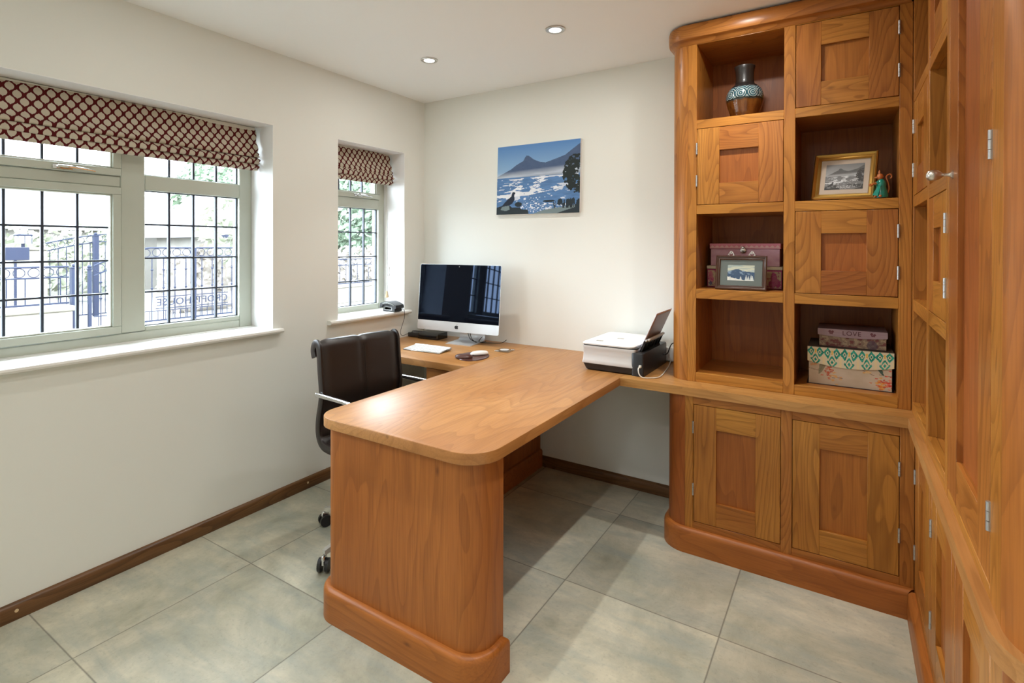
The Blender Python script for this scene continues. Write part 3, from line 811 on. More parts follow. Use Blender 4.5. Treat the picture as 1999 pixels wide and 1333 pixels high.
def snowscape(Ux, Vx):
    img = np.zeros(Ux.shape+(3,)); t = Vx[..., None]
    img[:] = lin((205, 205, 180))*(1-(t-.5)*.4)+lin((90, 120, 135))*(t-.5)*.4
    put(img, vnoise(Ux, Vx, 3, 14, 2) > .58, lin((120, 150, 160)), .6)
    put(img, poly_mask(Ux, Vx, [(0, .56), (.15, .64), (.30, .74), (.42, .73), (.55, .64), (.75, .58), (1, .57), (1, 0), (0, 0)]), lin((40, 72, 105)))
    put(img, (vnoise(Ux, Vx, 10, 20, 6) > .62) & (Vx > .4) & (Vx < .7), lin((150, 175, 195)), .6)
    put(img, poly_mask(Ux, Vx, [(0, .25), (.25, .14), (.6, .03), (1, .03), (1, 0), (0, 0)]), lin((225, 225, 215)))
    for c, hh in ((.1, .25), (.32, .12), (.50, .26), (.70, .34), (.78, .28), (.88, .36), (.93, .3)):
        put(img, poly_mask(Ux, Vx, [(c-.05, .03), (c, .05+hh), (c+.05, .03)]), lin((210, 215, 210)), .9)
    return img

# canvas on the back wall
def canvas_pt(u, v, y=-.0205): # very slightly out of level, as it hangs
    bl, br, tr, tl = Vector((.658, y, 1.614)), Vector((1.268, y, 1.610)), Vector((1.275, y, 2.062)), Vector((.670, y, 2.064))
    return bl*(1-u)*(1-v)+br*u*(1-v)+tr*u*v+tl*(1-u)*v
cp = thing('canvas_picture', 'frameless blue coastal photograph of a peak, sea and bird on the back wall', 'picture', (.965, -.01, 1.838))
m = MB(); q = [canvas_pt(0, 0, 0), canvas_pt(1, 0, 0), canvas_pt(1, 1, 0), canvas_pt(0, 1, 0)]
m.layers([[(p.x, -.020, p.z) for p in q], [(p.x, -.0005, p.z) for p in q]]); m.build('canvas_block', M_['whitep'], cp)
picture_grid(230, 170, seascape, canvas_pt).build('printed_image', M_['print'], cp)

# ------------------------------------------------------------------ all-in-one computer
def frame_mat(loc, ang, tilt=0): return Matrix.Translation(loc) @ Matrix.Rotation(ang, 4, 'Z') @ Matrix.Rotation(tilt, 4, 'X')
im = thing('desktop_computer', 'silver all-in-one desktop computer with black screen on the desk corner', 'computer', (.49, -.15, ZD))
Ms = frame_mat((.4703, -.2159, .8361), .0716, -.088)    # local: x right, z up, -y towards the viewer
Wd, Hd, CH = .642, .445, .064
def rrz(x0, x1, z0, z1, r, n=6, y=0): return [(x, y, z) for x, z in rr(x0, x1, z0, z1, (r,)*4, 0, n)]
m = MB()
o0 = rrz(-Wd/2, Wd/2, 0, Hd, .012)
def sc_o(k, y, dz=0): return [((x)*k, y, Hd/2+(z-Hd/2)*k+dz) for x, _, z in o0]
m.layers([sc_o(1, 0), sc_o(1, .005), sc_o(.96, .014), sc_o(.80, .026), sc_o(.55, .036), sc_o(.30, .040)], smooth=True, M=Ms)
m.build('casing', M_['alu'], im, 'silver casing with chin')
m = MB(); g = rr(-Wd/2+.0015, Wd/2-.0015, CH, Hd-.0015, (0, 0, .0105, .0105), 0, 6)
m.layers([[(x, -.0008, z) for x, z in g][::-1], [(x, .0005, z) for x, z in g][::-1]], M=Ms)
scr = m.build('screen', M_['screen'], im, 'glossy black switched-off screen')
m = MB(); m.cyl((0, -.0012, Hd-.014), (0, -.0005, Hd-.014), .0022, M=None) if False else m.layers([[(.0025*math.cos(a), -.0011, Hd-.014+.0025*math.sin(a)) for a in np.linspace(0, 2*PI, 13)[:-1]], [(.0025*math.cos(a), -.0006, Hd-.014+.0025*math.sin(a)) for a in np.linspace(0, 2*PI, 13)[:-1]]], M=Ms)
m.build('camera_lens', M_['greyp'], scr)
# emblem on the chin
body = [(0, .118), (.05, .135), (.11, .138), (.16, .115), (.19, .085), (.165, .06), (.15, .02), (.16, -.03), (.195, -.065), (.17, -.12), (.13, -.17), (.09, -.185), (.045, -.17), (0, -.165), (-.045, -.17), (-.09, -.185), (-.13, -.165), (-.175, -.10), (-.20, -.03), (-.195, .04), (-.165, .10), (-.11, .138), (-.05, .135)]
leaf = [(.0, .15), (.012, .20), (.045, .235), (.085, .245), (.078, .20), (.045, .162)]
m = MB()
for sh in (body, leaf):
    k = .072; pts = [(x*k, CH/2+z*k-.001) for x, z in sh]
    m.layers([[(x, .0003, z) for x, z in pts], [(x, -.0007, z) for x, z in pts]], M=Ms)
m.build('emblem', M_['blackp'], im)
Mf = frame_mat((.505, -.155, ZD), .11)
m = MB()
prof = [(-.100, .0), (-.100, .003), (.070, .005), (.092, .012), (.100, .028), (.098, .06), (.085, .13), (.062, .19), (.055, .19), (.078, .13), (.090, .06), (.090, .032), (.084, .0195), (.066, .0115), (.0, .0075), (-.0, .0)]
prof = [(-.100, 0), (-.100, .004), (.060, .0075), (.080, .015), (.088, .032), (.086, .06), (.070, .13), (.040, .20), (.047, .203), (.078, .13), (.094, .06), (.097, .03), (.090, .010), (.075, .0)]
m.layers([[(x, y, z) for y, z in prof] for x in (-.097, .097)], M=Mf, smooth=False)
m.build('stand', M_['alu'], im, 'bent aluminium stand foot')
m = MB()
m.tube([(.60, -.10, .80), (.585, -.115, .775), (.60, -.12, .765), (.66, -.09, .7635), (.72, -.05, .7635), (.74, -.02, .78)], .0022)
m.tube([(.52, -.13, .83), (.545, -.145, .79), (.58, -.14, .766), (.60, -.10, .7635)], .0022); m.tube([(.50, -.13, .83), (.53, -.14, .785), (.575, -.125, .766), (.61, -.07, .7635)], .0022)
m.build('lead_cable', M_['cable_b'], im, 'black leads behind the stand')

# keyboard
kb = thing('keyboard', 'slim white and aluminium wireless keyboard on the desk', 'keyboard', (.46, -.49, ZD))
Mk = frame_mat((.4575, -.487, ZD+.0062), .045, .075)
m = MB(); m.box(-.14, .14, -.066, .060, 0, .0045, bev=.002, M=Mk); m.build('body', M_['steel'], kb)
m = MB(); m.cyl(Mk @ Vector((-.138, .058, .002)), Mk @ Vector((.138, .058, .002)), .0085, 14); m.build('battery_tube', M_['alu'], kb)
for r_ in range(6):
    zy = -.060+r_*.0195; nk = 14 if r_ < 5 else 14; x = -.136; ws = [.0165]*14
    if r_ == 0: ws = [.0165]*4+[.0165*5+.0025*4]+[.0165]*5; 
    hh = .0165 if r_ < 5 else .009
    tot = sum(ws)+.003*(len(ws)-1); k = .272/tot
    for wv in ws:
        ww = wv*k
        key = MB().box(x, x+ww, zy, zy+hh, .0047, .0068, bev=.0012, M=Mk).build('key', M_['whitep'], kb)
        x += ww+.003*k

# mouse mat with wrist pad, mouse, glass coaster
mm = thing('mouse_mat', 'oval brown leather mouse mat with padded wrist rest', 'mouse mat', (.815, -.50, ZD))
def ov(cx, cy, a, b, rot, n=40):
    c, s = math.cos(rot), math.sin(rot)
    return [(cx+a*math.cos(t)*c-b*math.sin(t)*s, cy+a*math.cos(t)*s+b*math.sin(t)*c) for t in [2*PI*i/n for i in range(n)]]
m = MB(); m.layers([[(x, y, z) for x, y in ov(.815, -.492, a, b, R(112))] for a, b, z in ((.123, .088, ZD+.0003), (.125, .090, ZD+.003), (.123, .088, ZD+.0058), (.119, .084, ZD+.006))], smooth=True)
m.build('mat', M_['leather_brown'], mm)
m = MB(); m.layers([[(x, y, z) for x, y in ov(.800, -.565, a, b, R(20))] for a, b, z in ((.050, .034, ZD+.0058), (.052, .036, ZD+.011), (.049, .033, ZD+.019), (.038, .025, ZD+.0245), (.018, .012, ZD+.026))], smooth=True)
m.build('wrist_pad', M_['leather_brown'], mm)
ms = thing('computer_mouse', 'smooth white computer mouse resting on the brown mat', 'mouse', (.828, -.455, ZD+.006))
m = MB(); m.layers([[(x, y, z) for x, y in ov(.828, -.452, a, b, R(58))] for a, b, z in ((.050, .024, ZD+.0062), (.0555, .0285, ZD+.009), (.056, .029, ZD+.014))], smooth=True, cap1=False)
m.build('base', M_['alu'], ms)
m = MB(); m.layers([[(x, y, z) for x, y in ov(.828, -.452, a, b, R(58))] for a, b, z in ((.056, .029, ZD+.0141), (.054, .028, ZD+.020), (.045, .0235, ZD+.0255), (.028, .015, ZD+.0285), (.010, .005, ZD+.0292))], smooth=True)
m.build('shell', M_['whitep'], ms)
co = thing('coaster', 'square clear glass coaster on the desk near the seam', 'coaster', (.88, -.25, ZD))
Mc = frame_mat((.875, -.252, ZD), .12)
MB().box(-.047, .047, -.047, .047, .0004, .0075, bev=.002, M=Mc).build('glass_tile', M_['coaster'], co)
MB().lathe([(.001, .0078), (.026, .0078), (.028, .0082), (.028, .0085), (.001, .0088)], (0, 0, 0), 24, M=Mc).build('etched_disc', M_['greyp'], co)

# black boxes beside the computer
bx1 = thing('router_box', 'larger glossy black router box under the left of the screen', 'router', (.205, -.145, ZD), 'small black boxes on the desk')
m = MB(); prof = [(-.055, 0), (-.062, .012), (-.060, .030), (-.045, .042), (.055, .044), (.057, 0)]
Mb = frame_mat((.205, -.142, ZD), .06)
m.layers([[(x, y, z+.0003) for y, z in prof] for x in (-.085, .085)], M=Mb); m.build('case', M_['blackg'], bx1)
MB().box(-.075, .075, -.0635, -.060, .015, .024, M=Mb, bev=.001).build('front_window', M_['screen'], bx1)
bx2 = thing('power_box', 'smaller matt black box left of the router box, with the phone cable', 'adapter', (.07, -.155, ZD), 'small black boxes on the desk')
Mb2 = frame_mat((.060, -.150, ZD), .04)
m = MB(); m.box(-.046, .046, -.038, .045, .0003, .031, bev=.004, seg=2, M=Mb2); m.build('case', M_['blackp'], bx2)
m = MB(); m.tube([(.02, -.15, .792), (.04, -.16, .800), (.08, -.15, .800), (.098, -.12, .795), (.103, -.09, .780)], .0018); m.build('lead_cable', M_['cable_b'], bx2)

# telephone on the small sill
ph = thing('telephone', 'black and silver desk telephone with arched handset on the small window sill', 'telephone', (-.01, -.305, .95))
y0, y1 = -.342, -.272
def ringprism(m, outer, inner, ya, yb, **k):
    n = len(outer); f = lambda L, y: [(x, y, z) for x, z in L]
    vs = f(outer, ya)+f(inner, ya)+f(inner, yb)+f(outer, yb); fs = []
    for i in range(n):
        j = (i+1) % n
        for a in range(4):
            b = (a+1) % 4; fs.append([a*n+i, a*n+j, b*n+j, b*n+i])
    m.add(vs, fs, **k)
out = [(-.074, .953), (.036, .953), (.034, .975), (.028, .992), (-.052, .994), (-.066, .985)]
inn = [(-.058, .962), (.014, .962), (.014, .972), (.010, .982), (-.046, .984), (-.056, .979)]
m = MB(); ringprism(m, out, inn, y0, y0+.028)
m.layers([[(x, y, z) for x, z in out] for y in (y0+.026, y1)]); m.build('base', M_['blackp'], ph)
m = MB(); ringprism(m, [(x*1.0, z) for x, z in inn], [(x*.92-.002, .973+(z-.973)*.80) for x, z in inn], y0-.002, y0+.004); m.build('silver_trim', M_['chrome'], ph)
top = [(-.100+.150*t, .984+.028*math.sin(PI*(.12+.80*t))-.004*t) for t in np.linspace(0, 1, 12)]
hs_ = [(x, z+.010) for x, z in top]+[(.054, .978), (.040, .970), (.030, .986)]+[(x, z-.009) for x, z in top[::-1][2:-2]]+[(-.088, .974), (-.103, .972)]
m = MB(); m.layers([[(x, y, z) for x, z in hs_] for y in (y0-.004, y0-.001, y1+.004)]); m.build('handset', M_['blackp'], ph)
m = MB(); a = [(x, z+.004) for x, z in top[2:-1]]; b = [(x, z-.002) for x, z in top[2:-1]][::-1]
m.layers([[(x, y, z) for x, z in a+b] for y in (y0-.0065, y0-.0035)]); m.build('silver_inlay', M_['chrome'], ph)
m = MB(); m.tube([(.030, -.274, .962), (.048, -.268, .965), (.055, -.266, .948), (.05, -.262, .90), (.030, -.262, .85), (.014, -.262, .80), (.016, -.245, .775), (.035, -.215, .785), (.06, -.185, .795)], .0017)
m.build('lead_cable', M_['cable_b'], ph)

# ------------------------------------------------------------------ printer
pr = thing('printer', 'white and black flatbed printer on the counter with paper standing in its rear feed', 'printer', (1.63, -.23, ZD))
px0, px1, py0, py1 = 1.473, 1.800, -.432, -.036
def rect(x0, x1, ya, yb, r, z, d=0): return [(x, y, z) for x, y in rr(x0, x1, ya, yb, (r,)*4, d, 5)]
m = MB()
m.layers([rect(px0+.022, px1-.03, py0+.014, py1, .02, ZD+.0005), rect(px0+.016, px1-.03, py0+.006, py1, .02, ZD+.006), rect(px0+.004, px1-.035, py0, py1, .018, ZD+.034), rect(px0+.001, px1-.04, py0-.001, py1, .016, ZD+.036)], smooth=True)
m.build('base_tray', M_['blackp'], pr)
m = MB(); Ls = []
for z, k in ((.0362, .0), (.040, -.0015), (.055, .003), (.085, .0065), (.112, .004), (.126, .0005), (.1275, .001)):
    Ls.append(rect(px0, 1.7635, py0, py1, .014, ZD+z, k))
m.layers(Ls, smooth=True); m.build('body', M_['greyp'], pr, 'glossy light grey waisted body')
m = MB(); m.layers([rect(px0+.006, 1.765, py0+.006, py1-.004, .012, ZD+z) for z in (.1276, .1335)]); m.build('shadow_gap', M_['blackp'], pr)
m = MB(); m.layers([rect(px0-.001, 1.752, py0-.002, py1, .03, ZD+.1336), rect(px0-.002, 1.753, py0-.003, py1, .03, ZD+.1395), rect(px0+.004, 1.748, py0+.003, py1-.004, .028, ZD+.144), rect(px0+.02, 1.735, py0+.02, py1-.02, .02, ZD+.145)], smooth=True)
m.build('scanner_lid', M_['whitep'], pr)
m = MB(); m.box(1.60, 1.635, -.25, -.235, ZD+.145, ZD+.1463, bev=.0005); m.box(1.53, 1.565, -.372, -.357, ZD+.145, ZD+.147, bev=.0008); m.build('lid_badge', M_['steel'], pr)
m = MB(); m.layers([rect(1.742, px1+.006, py0-.002, py1+.004, .012, ZD+.0008), rect(1.742, px1+.006, py0-.002, py1+.004, .012, ZD+.108), rect(1.745, px1+.003, py0+.001, py1+.001, .010, ZD+.114)], smooth=True)
m.build('rear_housing', M_['blackp'], pr)
Mt = Matrix.Translation((1.768, 0, ZD+.112)) @ Matrix.Rotation(R(24), 4, 'Y')
m = MB()
m.box(-.002, .003, -.385, -.085, 0, .062, bev=.001, M=Mt)
for y in (-.385, -.325, -.265, -.205, -.145, -.088): m.box(.003, .010, y, y+.004, .0, .055, bev=0, M=Mt)
m.box(.003, .010, -.385, -.085, .05, .056, bev=.001, M=Mt); m.box(.003, .010, -.385, -.085, .0, .006, bev=.001, M=Mt)
fd = m.build('paper_support', M_['blackp'], pr)
m = MB(); m.box(.006, .018, -.365, -.10, .066, .078, bev=.003, seg=2, M=Mt); m.box(.000, .008, -.375, -.095, .058, .070, bev=.002, M=Mt); m.build('support_flap', M_['greyp'], fd, 'grey extension flap')
m = MB(); m.box(-.0055, -.0030, -.372, -.10, -.01, .215, bev=.0003, M=Mt); sh = m.build('paper_stack', M_['paper'], None)
tag(sh, 'thin stack of pale paper standing upright in the printer feed', 'paper')
m = MB(); m.box(-.0028, -.0005, -.355, -.115, .062, .205, bev=.0005, M=Mt); m.build('extension_plate', M_['tray'], fd, 'smoky brown extension plate')
m = MB(); m.box(-.030, -.020, -.38, -.10, -.004, .010, bev=.002, M=Mt); m.build('feed_cover', M_['blackp'], fd)
m = MB(); m.box(1.785, 1.797, -.4475, -.4335, ZD+.046, ZD+.058, bev=.002, seg=2); pl = m.build('usb_plug', M_['cable_w'], None)
m = MB(); m.tube([(1.790, -.446, ZD+.050), (1.789, -.462, ZD+.044), (1.796, -.468, ZD+.020), (1.812, -.462, ZD+.0060), (1.845, -.44, ZD+.0036), (1.872, -.405, ZD+.0036), (1.872, -.34, ZD+.0036), (1.862, -.25, ZD+.0036), (1.85, -.16, ZD+.0036), (1.835, -.07, ZD+.006), (1.83, -.045, ZD+.02)], .0028, sub=8)
uc = m.build('usb_cable', M_['cable_w'], None); tag(uc, 'white cable curling from the printer across the counter', 'cable'); adopt(pl, uc)
m = MB(); m.tube([(1.807, -.10, ZD+.055), (1.822, -.075, ZD+.06), (1.833, -.05, ZD+.10), (1.845, -.040, ZD+.112), (1.858, -.040, ZD+.098), (1.872, -.040, ZD+.085)], .003)
tag(m.build('power_cable', M_['cable_b'], None), 'black lead looping from the printer to the white wall socket', 'cable')
so = thing('wall_socket', 'white double wall socket box behind the printer', 'socket', (1.82, -.015, .81))
m = MB(); m.box(1.735, 1.8815, -.028, -.0005, .768, .842, bev=.004, seg=2); m.build('faceplate', M_['whitep'], so)
m = MB(); m.box(1.845, 1.878, -.045, -.028, .825, .855, bev=.004, seg=2) if False else m.box(1.846, 1.880, -.046, -.028, .822-.03, .85-.03, bev=.004, seg=2); m.build('plug', M_['blackp'], so)

# cables hanging under the return desk
m = MB()
for dx, a in ((0, 0), (.016, 1), (.034, 2)):
    m.tube([(.205+dx, -.05-.01*a, .71), (.20+dx, -.06, .60), (.215+dx-.008*a, -.06, .50), (.20+dx*1.3, -.05, .40), (.21+dx, -.05, .20), (.22+dx*2, -.05, .02)], .0035)
    
tag(m.build('hanging_cables', M_['cable_b'], None), 'bunch of black cables hanging to the floor under the desk', 'cables')

# ------------------------------------------------------------------ office chair
ch = thing('office_chair', 'dark brown black leather swivel chair with chrome arms beside the desk', 'chair', (.76, -1.12, 0))
SY0, SY1 = -1.330, -.868
path = [(.476, .858), (.466, .885), (.472, .912), (.493, .928), (.514, .918), (.523, .88), (.531, .80), (.541, .73), (.545, .685), (.535, .63), (.520, .575), (.513, .52), (.522, .475), (.550, .447), (.60, .440), (.70, .444), (.82, .452), (.92, .452), (.98, .442), (1.005, .415), (1.008, .39)]
PP3 = catmull([Vector((x, 0, z)) for x, z in path], 5)
def sheet_strip(m, P, ya, yb, th, front_bulge=.004, seams=(), **k):
    """cushion: closed section swept along the profile; seams = profile indices pinched"""
    ys = np.linspace(ya, yb, 25); n = len(P); rings = []
    for i, p in enumerate(P):
        t = (P[min(i+1, n-1)]-P[max(i-1, 0)]).normalized(); nn = Vector((t.z, 0, -t.x))*-1   # towards the sitter
        pinch = 1.0
        for s in seams:
            pinch = min(pinch, .45+.55*min(1, abs(i-s)/1.6))
        r = []
        for q, y in enumerate(ys):
            e = min(1, min(q, 24-q)/2.0); mid = 1-.35*math.exp(-((q-12)/.7)**2) if i < 52 else 1
            r.append(p+nn*(th*.5*(.35+.65*e)*pinch*mid)+Vector((0, y, 0)))
        for q, y in list(enumerate(ys))[::-1]:
            e = min(1, min(q, 24-q)/2.0); r.append(p-nn*(th*.5*(.35+.65*e))+Vector((0, y, 0)))
        rings.append([tuple(v) for v in r])
    m.layers(rings, smooth=True, **k)
split = 66
m = MB(); sheet_strip(m, PP3[:split+1], SY0+.012, SY1-.012, .034, seams=(48, 54, 60)); bk = m.build('backrest', M_['leather'], ch)
m = MB(); sheet_strip(m, PP3[split:], SY0+.012, SY1-.012, .040, seams=(8, 15, 22)); m.build('seat', M_['leather'], ch)
m = MB()
pts = [(p.x+.0185, -1.091, p.z+.002) for p in PP3[22:46]]
for s_ in (-.005, .005): m.tube([(a, b+s_, c) for a, b, c in pts[::3]], .0009, 5)
m.build('centre_seam', M_['leather'], bk)
for ya in (SY0-.004, SY1-.010):
    m = MB(); n = len(PP3); rings = []
    for i, p in enumerate(PP3):
        t = (PP3[min(i+1, n-1)]-PP3[max(i-1, 0)]).normalized(); nn = Vector((t.z, 0, -t.x))*-1; h = .019
        rings.append([tuple(p+nn*a+Vector((0, b, 0))) for a, b in ((-h, ya+.002), (-h+.003, ya), (h-.003, ya), (h, ya+.002), (h, ya+.012), (h-.003, ya+.014), (-h+.003, ya+.014), (-h, ya+.012))])
    m.layers(rings, smooth=True); m.build('side_rail', M_['blackg'] if False else M_['leather'], ch)
for y, s in ((SY0-.014, -1), (SY1+.016, 1)):
    m = MB(); m.tube([(.528, y, .688), (.56, y, .690), (.70, y, .696), (.80, y, .697), (.855, y, .680), (.880, y, .645), (.870, y, .58), (.84, y, .50), (.815, y, .452)], .0115, 14)
    m.sphere((.530, y, .688), .0118)
    ar = m.build('armrest', M_['chrome'], ch, 'chrome loop armrest')
BX, BY = .76, -1.12
m = MB(); m.cyl((BX, BY, .10), (BX, BY, .25), .025, 20); m.cyl((BX, BY, .24), (BX, BY, .40), .014, 16); m.build('gas_lift', M_['chrome'], ch)
m = MB(); m.box(BX-.09, BX+.09, BY-.06, BY+.06, .395, .425, bev=.008, seg=2); m.cyl((BX, BY-.235, .425), (BX, BY+.235, .425), .012, 12); m.build('seat_mount', M_['chrome'], ch)
for k in range(5):
    a = R(-84+72*k); c_, s_ = math.cos(a), math.sin(a)
    Ml = Matrix.Translation((BX, BY, 0)) @ Matrix.Rotation(a, 4, 'Z')
    m = MB(); m.layers([[(x, -w_, z-h_), (x, w_, z-h_), (x, w_*.8, z+h_), (x, -w_*.8, z+h_)] for x, z, w_, h_ in ((.0, .125, .022, .02), (.10, .118, .020, .017), (.25, .095, .015, .013), (.325, .085, .012, .010), (.340, .083, .010, .008))], M=Ml, smooth=False)
    lg = m.build('leg', M_['chrome'], ch, 'polished five star base leg')
    m = MB(); sw = R(35+50*k); Mw = Ml @ Matrix.Translation((.338, 0, 0)) @ Matrix.Rotation(sw, 4, 'Z')
    for sy in (-.016, .016):
        q = MB(); q.cyl((0, sy-.007, .0285), (0, sy+.007, .0285), .0282, 20); m.add([Mw @ Vector(v) for v in q.v], q.f, smooth=True)
    m.build('caster', M_['blackp'], lg, 'black twin wheel caster')
    m = MB(); m.box(-.018, .018, -.008, .008, .03, .072, bev=.004, M=Mw); m.build('caster_fork', M_['chrome'], lg)

ch.rotation_euler = (0, 0, R(-9)); ch.location = (.762, -1.142, 0)

# ------------------------------------------------------------------ things in the bookcase
# vase
def vasemat():
    t = NT('glazed_stoneware'); p = t.obj()
    s = t.n('ShaderNodeSeparateXYZ'); t.l(p, s.inputs[0])
    z = s.outputs[2]
    ang = t.math('ARCTAN2', t.math('SUBTRACT', s.outputs[1], -.25), t.math('SUBTRACT', s.outputs[0], 2.234))
    n = t.noise(p, 55, 3)
    zz = t.math('ADD', z, t.math('MULTIPLY', t.math('SUBTRACT', n, .5), .012))
    # loops of pale slip
    u = t.math('MULTIPLY', ang, 3.2/PI*1.5)
    fu = t.math('MULTIPLY', t.math('SUBTRACT', t.math('FRACT', u), .5), .052)
    dz = t.math('SUBTRACT', z, 2.118)
    rad = t.math('SQRT', t.math('ADD', t.math('MULTIPLY', fu, fu), t.math('MULTIPLY', dz, dz)))
    rings = t.math('FRACT', t.math('MULTIPLY', rad, 110.0))
    pale = t.ramp(rings, [(0, 1.0), (.26, 1.0), (.36, 0.0)])
    band = t.mix(t.math('MULTIPLY', pale, .85), t.ramp(n, [(.35, (.008, .035, .05, 1)), (.6, (.04, .13, .17, 1)), (.75, (.12, .07, .03, 1))]), (.58, .68, .66, 1))
    amber = t.ramp(t.noise(t.vmul(p, (40, 40, 14)), 1.0, 3), [(.3, (.075, .022, .006, 1)), (.7, (.20, .075, .014, 1))])
    black = (.018, .016, .015, 1)
    m1 = t.ramp(t.math('MULTIPLY_ADD', zz, 1.0, -2.0), [(0, 0.0), (.091, 0.0), (.097, 1.0)])
    m1b = t.ramp(t.math('MULTIPLY_ADD', zz, 1.0, -2.0), [(0, 0.0), (.089, 0.0), (.091, 1.0), (.098, 1.0), (.101, 0.0)])
    m2 = t.ramp(t.math('MULTIPLY_ADD', zz, 1.0, -2.0), [(0, 0.0), (.150, 0.0), (.156, 1.0)])
    c = t.mix(m1, amber, band); c = t.mix(m1b, c, (.012, .02, .016, 1)); c = t.mix(m2, c, black)
    t.set(Base_Color=c, Roughness=t.math('MULTIPLY_ADD', m2, .22, .12), Coat_Weight=.4)
    wv = t.n('ShaderNodeTexWave', bands_direction='Z'); wv.inputs['Scale'].default_value = 60; t.l(p, wv.inputs['Vector'])
    t.bump(wv.outputs['Fac'], .18, .0008); return t.m
va = thing('vase', 'dark stoneware vase with turquoise looped band and amber base in the top cubby', 'vase', (2.234, -.25, 2.003))
prof = [(.001, .0005), (.052, .0005), (.056, .004), (.066, .035), (.077, .07), (.0825, .095), (.0835, .108), (.081, .124), (.074, .142), (.060, .158), (.046, .169), (.0415, .177), (.0405, .19), (.0395, .205), (.040, .222), (.0425, .240), (.0465, .2545), (.0455, .257), (.042, .255), (.037, .235), (.035, .20), (.036, .17), (.001, .16)]
MB().lathe(prof, (2.234, -.25, 2.003), 48, cap0=True, cap1=True).build('body', vasemat(), va)
me = va.children[0].data

def picture_frame(name, label, cx, ybase, z, wd, ht, lean, yawr, bar, depth, mat, mount, border, paint, nx, ny, clips=False, tip=0):
    t = thing(name, label, 'photo frame', (cx, ybase, z), 'framed photographs')
    Mx = Matrix.Translation((cx, ybase, z)) @ Matrix.Rotation(yawr, 4, 'Z') @ Matrix.Rotation(-lean, 4, 'X') @ Matrix.Rotation(tip, 4, 'Y')
    m = MB(); h = wd/2
    prof = [(0, .0), (0, -depth*.75), (bar*.18, -depth), (bar*.45, -depth*.8), (bar*.55, -depth*.55), (bar*.8, -depth*.65), (bar, -depth*.30), (bar, 0)]
    rings = []
    for px, pz, sx, sz in ((-h, 0, 1, 1), (h, 0, -1, 1), (h, ht, -1, -1), (-h, ht, 1, -1)):
        rings.append([(px+sx*a, b, pz+sz*a) for a, b in prof])
    vs = [p for r in rings for p in r]; n = len(prof); fs = []
    for c in range(4):
        d = (c+1) % 4
        for i in range(n):
            j = (i+1) % n; fs.append([c*n+i, c*n+j, d*n+j, d*n+i])
    m.add([Mx @ Vector(v) for v in vs], fs, grain='x')
    fr = m.build('frame_moulding', mat, t)
    m = MB(); m.box(-h+bar*.6, h-bar*.6, -.002, .002, bar*.6, ht-bar*.6, M=Mx, bev=0); m.build('mount', mount, t)
    m = MB(); m.box(-h+.002, h-.002, .0022, .006, .002, ht-.002, M=Mx, bev=0); m.build('backing', M_['backing'], t)
    bu, bv = border
    def place(u, v): return Mx @ Vector((-h+bar+bu+(wd-2*bar-2*bu)*u, -.0027, bar+bv+(ht-2*bar-2*bv)*v))
    picture_grid(nx, ny, paint, place).build('photograph', M_['paper_print'], t)
    m = MB(); m.box(-h+bar*.8, h-bar*.8, -.0042, -.0036, bar*.8, ht-bar*.8, M=Mx, bev=0); m.build('glass', M_['picglass'], t)
    st = MB(); st.box(-.02, .02, .006, .010, 0, ht*.7, bev=0, M=Mx @ Matrix.Translation((0, .012, 0)) @ Matrix.Rotation(R(-2), 4, 'X')); st.build('easel_strut', M_['backing'], t)
    if clips:
        for cxx in (-.045, .045):
            m = MB(); q = []
            for a, r_ in ((0, .009), (1, .006)):
                m.tube([Mx @ Vector((cxx+r_*math.cos(w_)*(1.2 if a == 0 else 1), -.002, ht+.008+a*.008+r_*math.sin(w_))) for w_ in np.linspace(0, 2*PI, 13)], .0017, 6, sub=2)
            m.sphere(Mx @ Vector((cxx-.014, -.003, ht+.003)), .004); m.sphere(Mx @ Vector((cxx+.014, -.003, ht+.003)), .004)
            m.build('scroll_ornament', M_['steel'], t, 'small silver scroll on the top edge')
    return t
picture_frame('photo_frame', 'gold framed black and white coastal photograph with cream mount beside the teal figurine', 2.630, -.305, 1.6045, .236, .206, R(13), R(-13), .026, .020, M_['gold'], M_['mat_cream'], (.020, .020), seascape_bw, 110, 84, tip=R(1.6))
picture_frame('photo_frame', 'dark wood framed photograph of snowy trees and a mountain, in front of the pink boxes', 2.233, -.350, 1.2032, .220, .160, R(13), R(0), .020, .013, M_['mahog'], M_['mat_green'], (.032, .024), snowscape, 70, 46, clips=True)

# teal figurine
fg = thing('figurine', 'small teal glazed figurine with orange arm and curled orange tail beside the gold frame', 'figurine', (2.768, -.325, 1.6012))
Fc = Vector((2.765, -.352, 1.6035))
m = MB(); m.lathe([(.001, 0), (.024, .0), (.025, .008), (.021, .028), (.017, .045), (.0185, .055), (.014, .068), (.007, .078), (.001, .08)], Fc, 20); m.sphere(Fc+Vector((-.012, -.006, .058)), .010, (1.2, 1, .9)); m.build('robe', M_['teal'], fg)
m = MB(); m.layers([[tuple(Fc+Vector(p)) for p in ring] for ring in ([(-.010, -.016, .05), (-.002, -.024, .05), (0, -.012, .05)], [(-.030, -.018, .012), (-.012, -.028, .006), (-.010, -.012, .006)])], smooth=True); m.build('sash', M_['teal'], fg)
m = MB(); m.sphere(Fc+Vector((-.004, -.002, .086)), .0115, (1, 1, 1.15)); m.sphere(Fc+Vector((-.006, -.002, .103)), .006, (.6, .7, 1.7)); m.sphere(Fc+Vector((-.015, -.008, .082)), .005, (1.6, .8, .8)); m.build('head', M_['orange'], fg)
m = MB(); m.tube([Fc+Vector(p) for p in ((-.014, -.010, .058), (-.026, -.014, .057), (-.036, -.018, .050), (-.040, -.018, .057))], lambda t: .0055-.002*t); m.build('arm', M_['orange'], fg)
